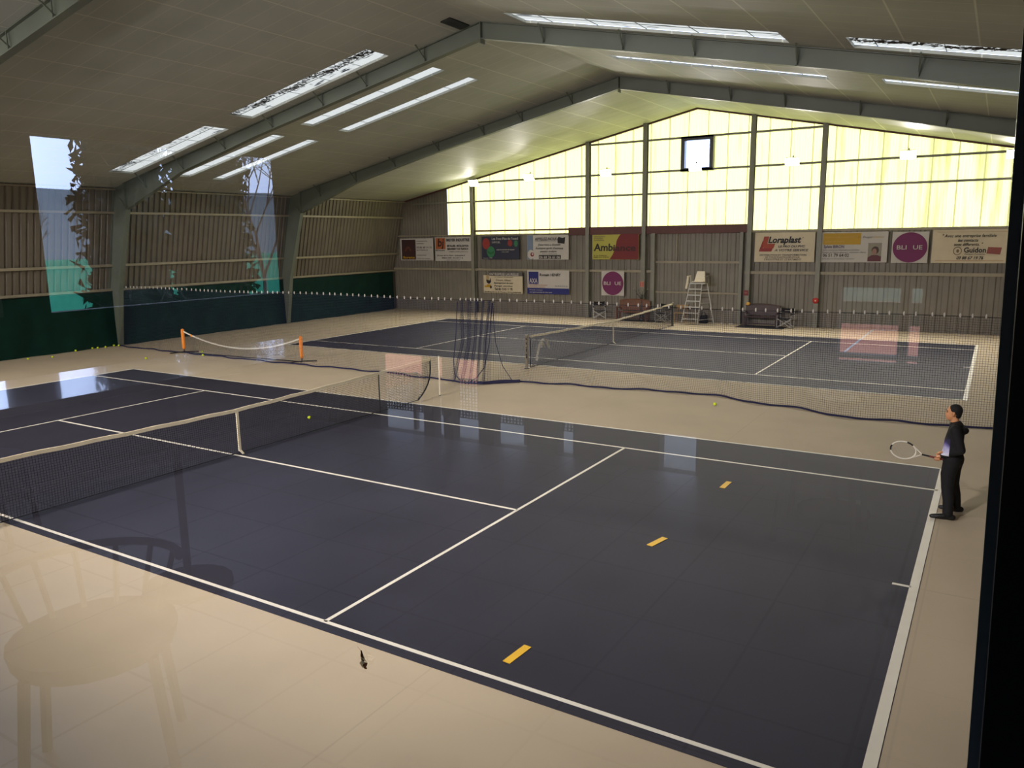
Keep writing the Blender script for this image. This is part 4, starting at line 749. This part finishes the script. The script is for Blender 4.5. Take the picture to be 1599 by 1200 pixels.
# ------------------------------------------------------------ player
PX, PY = 12.08, 2.93
def W_(p): return (PX-p[0], PY-p[1], p[2])      # local: x forward, y to his left, z up
def WL(pts): return [W_(p) for p in pts]
def remesh(ob, vox, sm=6):
    r = ob.modifiers.new('remesh', 'REMESH'); r.mode = 'VOXEL'; r.voxel_size = vox; r.use_smooth_shade = True
    s = ob.modifiers.new('smooth', 'SMOOTH'); s.iterations = sm; s.factor = .5; return ob
SD = (0, 1, 0)
pl = root('person', (PX, PY, 0), 'person in black hoodie with violet print and black trousers holding a racket on the baseline', 'person')
b = MB()
# head: skull, face, jaw, nose, ears, neck
hx, hz = .045, 1.55
b.ball(W_((hx-.015, 0, hz+.02)), (.095, .073, .10), 20, 14); b.ball(W_((hx+.025, 0, hz-.035)), (.068, .06, .085), 18, 12); b.ball(W_((hx+.052, 0, hz-.088)), (.03, .032, .025), 12, 8)
b.limb(WL([(hx+.078, 0, hz+.014), (hx+.092, 0, hz-.022)]), [.009, .012], SD, 8)
b.limb(WL([(hx+.07, -.028, hz+.03), (hx+.078, 0, hz+.032), (hx+.07, .028, hz+.03)]), [.012, .013, .012], (1, 0, 0), 8)
b.limb(WL([(hx+.072, -.02, hz-.058), (hx+.084, 0, hz-.058), (hx+.072, .02, hz-.058)]), [.010, .011, .010], (1, 0, 0), 8)
for s in (-1, 1): b.limb(WL([(hx-.008, s*.076, hz-.03), (hx-.015, s*.082, hz+.02)]), [(.006, .014), (.006, .018)], SD, 8)
b.limb(WL([(.0, 0, 1.36), (.025, 0, 1.5)]), [(.062, .06), (.056, .056)], SD, 14)
# trunk and limbs under the clothes
b.limb(WL([(0, 0, .88), (.0, 0, 1.1), (-.01, 0, 1.28)]), [(.13, .09), (.12, .09), (.11, .06)], SD, 16)
for s in (-1, 1): b.limb(WL([(-.005, s*.1, .86), (.02, s*.12, .48), (-.03, s*.14, .08)]), [.075, .055, .04], SD, 12)
SH = {1: (-.01, .19, 1.33), -1: (-.01, -.19, 1.33)}; EL = {1: (-.10, .235, 1.06), -1: (-.06, -.23, 1.06)}; WR = {1: (.13, .12, .915), -1: (.12, -.1, .935)}
for s in (-1, 1):
    b.limb(WL([SH[s], EL[s]]), [.048, .04], SD, 10); b.limb(WL([EL[s], WR[s]]), [.04, .026], SD, 10)
# hands closed on the grip; the grip runs along x at z .885
def hand(s):
    w0 = Vector(WR[s]); pc = w0+Vector((.06, -.02*s, -.02)); b.limb(WL([w0, w0+Vector((.03, -.01*s, -.01)), pc]), [(.018, .026), (.016, .036), (.014, .038)], (0, 0, 1), 10)
    for k, (l, r) in enumerate(((.030, .0085), (.034, .009), (.032, .0085), (.026, .0075))):
        fx = pc.x-.030+k*.021; q = Vector((fx, pc.y, pc.z-.03))
        b.limb(WL([(fx, pc.y+.012*s, pc.z-.012), (fx+.002, pc.y+.022*s, pc.z-.034), (fx, pc.y+.004*s, pc.z-.056), (fx-.002, pc.y-.022*s, pc.z-.050), (fx-.002, pc.y-.028*s, pc.z-.036)]), [r, r, r*.95, r*.9, r*.8], SD, 8)
    b.limb(WL([w0+Vector((.03, -.014*s, .004)), pc+Vector((.0, -.03*s, .0)), pc+Vector((.035, -.032*s, -.012))]), [.012, .011, .009], SD, 8)
hand(1); hand(-1)
remesh(b.build('body', M['skin'], pl, True), .0065, 3)
for s in (-1, 1): MB().ball(W_((hx+.074, s*.028, hz+.012)), (.009, .011, .007), 10, 8).build('eye', BK, pl, True)
for s in (-1, 1): MB().limb(WL([(hx+.07, s*.045, hz+.032), (hx+.085, s*.03, hz+.038), (hx+.088, s*.014, hz+.034)]), [.004, .005, .004], (0, 0, 1), 6).build('eyebrow', M['hair'], pl, True)
b = MB(); b.ball(W_((hx-.029, 0, hz+.038)), (.095, .079, .096), 20, 14); b.ball(W_((hx-.06, 0, hz-.02)), (.052, .066, .065), 16, 12); b.limb(WL([(hx-.02, .073, hz+.02), (hx-.005, .07, hz-.035)]), [.012, .008], SD, 8); b.limb(WL([(hx-.02, -.073, hz+.02), (hx-.005, -.07, hz-.035)]), [.012, .008], SD, 8)
remesh(b.build('hair', M['hair'], pl, True), .008, 3)
# hoodie with a violet to white print on the belly
hm, hn, hp = new_mat('black_hoodie'); hp.inputs['Roughness'].default_value = .85
tc = hn.nodes.new('ShaderNodeTexCoord'); sp = hn.nodes.new('ShaderNodeSeparateXYZ'); hn.links.new(tc.outputs['Object'], sp.inputs[0])
rz_ = hn.nodes.new('ShaderNodeValToRGB'); e = rz_.color_ramp.elements; e[0].position = .0; e[0].color = srgb(225, 225, 240); e[1].position = 1; e[1].color = srgb(13, 13, 14)
for p_, c_ in ((.25, (190, 185, 225)), (.5, (110, 100, 165)), (.62, (60, 52, 90)), (.8, (24, 22, 32))): q_ = rz_.color_ramp.elements.new(p_); q_.color = srgb(*c_)
mr = hn.nodes.new('ShaderNodeMapRange'); mr.inputs[1].default_value = .955; mr.inputs[2].default_value = 1.25; hn.links.new(sp.outputs[2], mr.inputs[0])
nz = hn.nodes.new('ShaderNodeTexNoise'); nz.inputs['Scale'].default_value = 14; hn.links.new(tc.outputs['Object'], nz.inputs[0])
ad = hn.nodes.new('ShaderNodeMath'); ad.operation = 'MULTIPLY_ADD'; ad.inputs[1].default_value = .35; hn.links.new(nz.outputs[0], ad.inputs[0]); hn.links.new(mr.outputs[0], ad.inputs[2])
sb = hn.nodes.new('ShaderNodeMath'); sb.operation = 'SUBTRACT'; sb.inputs[1].default_value = .17; hn.links.new(ad.outputs[0], sb.inputs[0]); hn.links.new(sb.outputs[0], rz_.inputs[0])
def cmp_(sock, th, op):
    n_ = hn.nodes.new('ShaderNodeMath'); n_.operation = op; n_.inputs[1].default_value = th; hn.links.new(sock, n_.inputs[0]); return n_.outputs[0]
def mul(a, c_): n_ = hn.nodes.new('ShaderNodeMath'); n_.operation = 'MULTIPLY'; hn.links.new(a, n_.inputs[0]); hn.links.new(c_, n_.inputs[1]); return n_.outputs[0]
msk = mul(mul(cmp_(sp.outputs[0], -.045, 'LESS_THAN'), cmp_(sp.outputs[2], .945, 'GREATER_THAN')), cmp_(sp.outputs[2], 1.25, 'LESS_THAN'))
mx = hn.nodes.new('ShaderNodeMix'); mx.data_type = 'RGBA'; mx.inputs[6].default_value = srgb(13, 13, 14); hn.links.new(msk, mx.inputs[0]); hn.links.new(rz_.outputs[0], mx.inputs[7]); hn.links.new(mx.outputs[2], hp.inputs['Base Color'])
b = MB(); b.limb(WL([(.0, 0, .86), (.005, 0, .98), (.0, 0, 1.15), (-.02, 0, 1.32)]), [(.165, .128), (.172, .135), (.17, .125), (.165, .105)], SD, 20)
b.limb(WL([(-.02, -.12, 1.36), (-.02, 0, 1.375), (-.02, .12, 1.36)]), [.062, .075, .062], (1, 0, 0), 14)
b.limb(WL([(.0, 0, 1.34), (.003, 0, 1.385)]), [(.085, .085), (.074, .074)], SD, 16); b.limb(WL([(-.10, -.06, 1.33), (-.125, 0, 1.3), (-.10, .06, 1.33)]), [.045, .055, .045], (1, 0, 0), 10)
for s in (-1, 1): b.limb(WL([SH[s], EL[s]]), [.078, .064], SD, 14); b.limb(WL([EL[s], (WR[s][0]*.93, WR[s][1], WR[s][2]+.008)]), [.062, .042], SD, 14)
remesh(b.build('hoodie', hm, pl, True), .011, 4)
b = MB(); b.limb(WL([(.0, 0, .93), (-.01, 0, .86)]), [(.165, .135), (.168, .145)], SD, 18)
LEG = {1: [(.0, .095, .86), (.035, .12, .66), (.03, .15, .46), (.0, .19, .28), (-.005, .215, .09)], -1: [(-.03, -.095, .86), (-.02, -.12, .66), (-.03, -.16, .46), (-.07, -.21, .28), (-.09, -.235, .09)]}
for s in (-1, 1): b.limb(WL(LEG[s]), [(.105, .118), (.09, .1), (.075, .082), (.068, .074), (.064, .07)], SD, 16)
remesh(b.build('trousers', M['trous'], pl, True), .011, 3)
MB().bar(W_((.09, .155, .80)), W_((.075, .168, .79)), .012, .012).build('trouser_logo', M['cwhite'], pl)
for s, (ax, ay) in ((1, (-.005, .215)), (-1, (-.09, -.235))):
    b = MB(); b.limb(WL([(ax-.07, ay, .045), (ax+.02, ay, .048), (ax+.12, ay+.01*s, .04), (ax+.2, ay+.02*s, .032)]), [(.04, .045), (.043, .048), (.048, .04), (.038, .03)], SD, 14); b.limb(WL([(ax-.03, ay, .06), (ax-.02, ay, .1)]), [.045, .04], SD, 12)
    sh = remesh(b.build('shoe', M['shoe'], pl, True), .008, 2)
    c_ = MB().limb(WL([(ax+.04, ay, .09), (ax+.13, ay+.01*s, .068)]), [(.03, .014), (.028, .012)], SD, 10); c_.build('tongue', M['pink'] if s > 0 else M['shoe'], sh)
    sh_ = MB().bar(W_((ax-.05, ay+.046, .06)), W_((ax+.0, ay+.048, .075)), .006, .016).bar(W_((ax+.02, ay+.048, .04)), W_((ax+.07, ay+.05, .045)), .006, .016); sh_.build('stripe', M['cwhite'], sh)
# racket: handle in the left hand, head towards the net
G0 = Vector(W_((.15, .09, .868))); T0 = Vector((11.60, 2.83, .915)); HC = Vector((11.37, 2.82, .945)); dr = (HC-G0).normalized()
dirx = (Vector((T0.x, T0.y, T0.z))-G0).normalized(); up_ = Vector((0, 0, 1)); up_ = (up_-dirx*up_.dot(dirx)).normalized(); up2 = (up_*math.cos(.35)+dirx.cross(up_)*math.sin(.35)).normalized()
rk = root('tennis_racket', G0, 'white and black tennis racket held out in front of the player', 'racket')
G1 = G0-dirx*.06; MB().limb([G1, G0+dirx*.14], [(.016, .018), (.015, .017)], up2, 8).build('grip', M['grip'], rk)
ax_, bx_ = .172, .128; C_ = G0+dirx*.50
def E_(a): return C_+dirx*(ax_*math.cos(a))+up2*(bx_*math.sin(a))
blk = [E_(PI*k/24*1) for k in range(49)]
ring = [E_(2*PI*k/48) for k in range(49)]
MB().tube(ring, .011, 8, False).build('head_frame', M['white'], rk, True)
MB().tube([E_(PI*.55+PI*.0+k*PI/40) for k in range(8)], .0125, 8).tube([E_(-PI*.1+k*PI/40) for k in range(9)], .0125, 8).build('frame_accent', M['black'], rk)
MB().tube([E_(PI-.75), G0+dirx*.24, G0+dirx*.14], .009, 6).tube([E_(PI+.75), G0+dirx*.24, G0+dirx*.14], .009, 6).build('throat', M['white'], rk); MB().tube([G0+dirx*.13, G0+dirx*.25], .013, 8).build('shaft', M['black'], rk)
b = MB()
for k in range(-8, 9):
    t = k/9; q = math.sqrt(1-t*t); b.tube([C_+dirx*(ax_*t)-up2*bx_*q, C_+dirx*(ax_*t)+up2*bx_*q], .0009, 4)
for k in range(-6, 7):
    t = k/7; q = math.sqrt(1-t*t); b.tube([C_+up2*(bx_*t)-dirx*ax_*q, C_+up2*(bx_*t)+dirx*ax_*q], .0009, 4)
b.build('strings', M['cwhite'], rk)
# tidy
for o_x in list(bpy.data.objects):
    if '_w' in o_x: del o_x['_w']
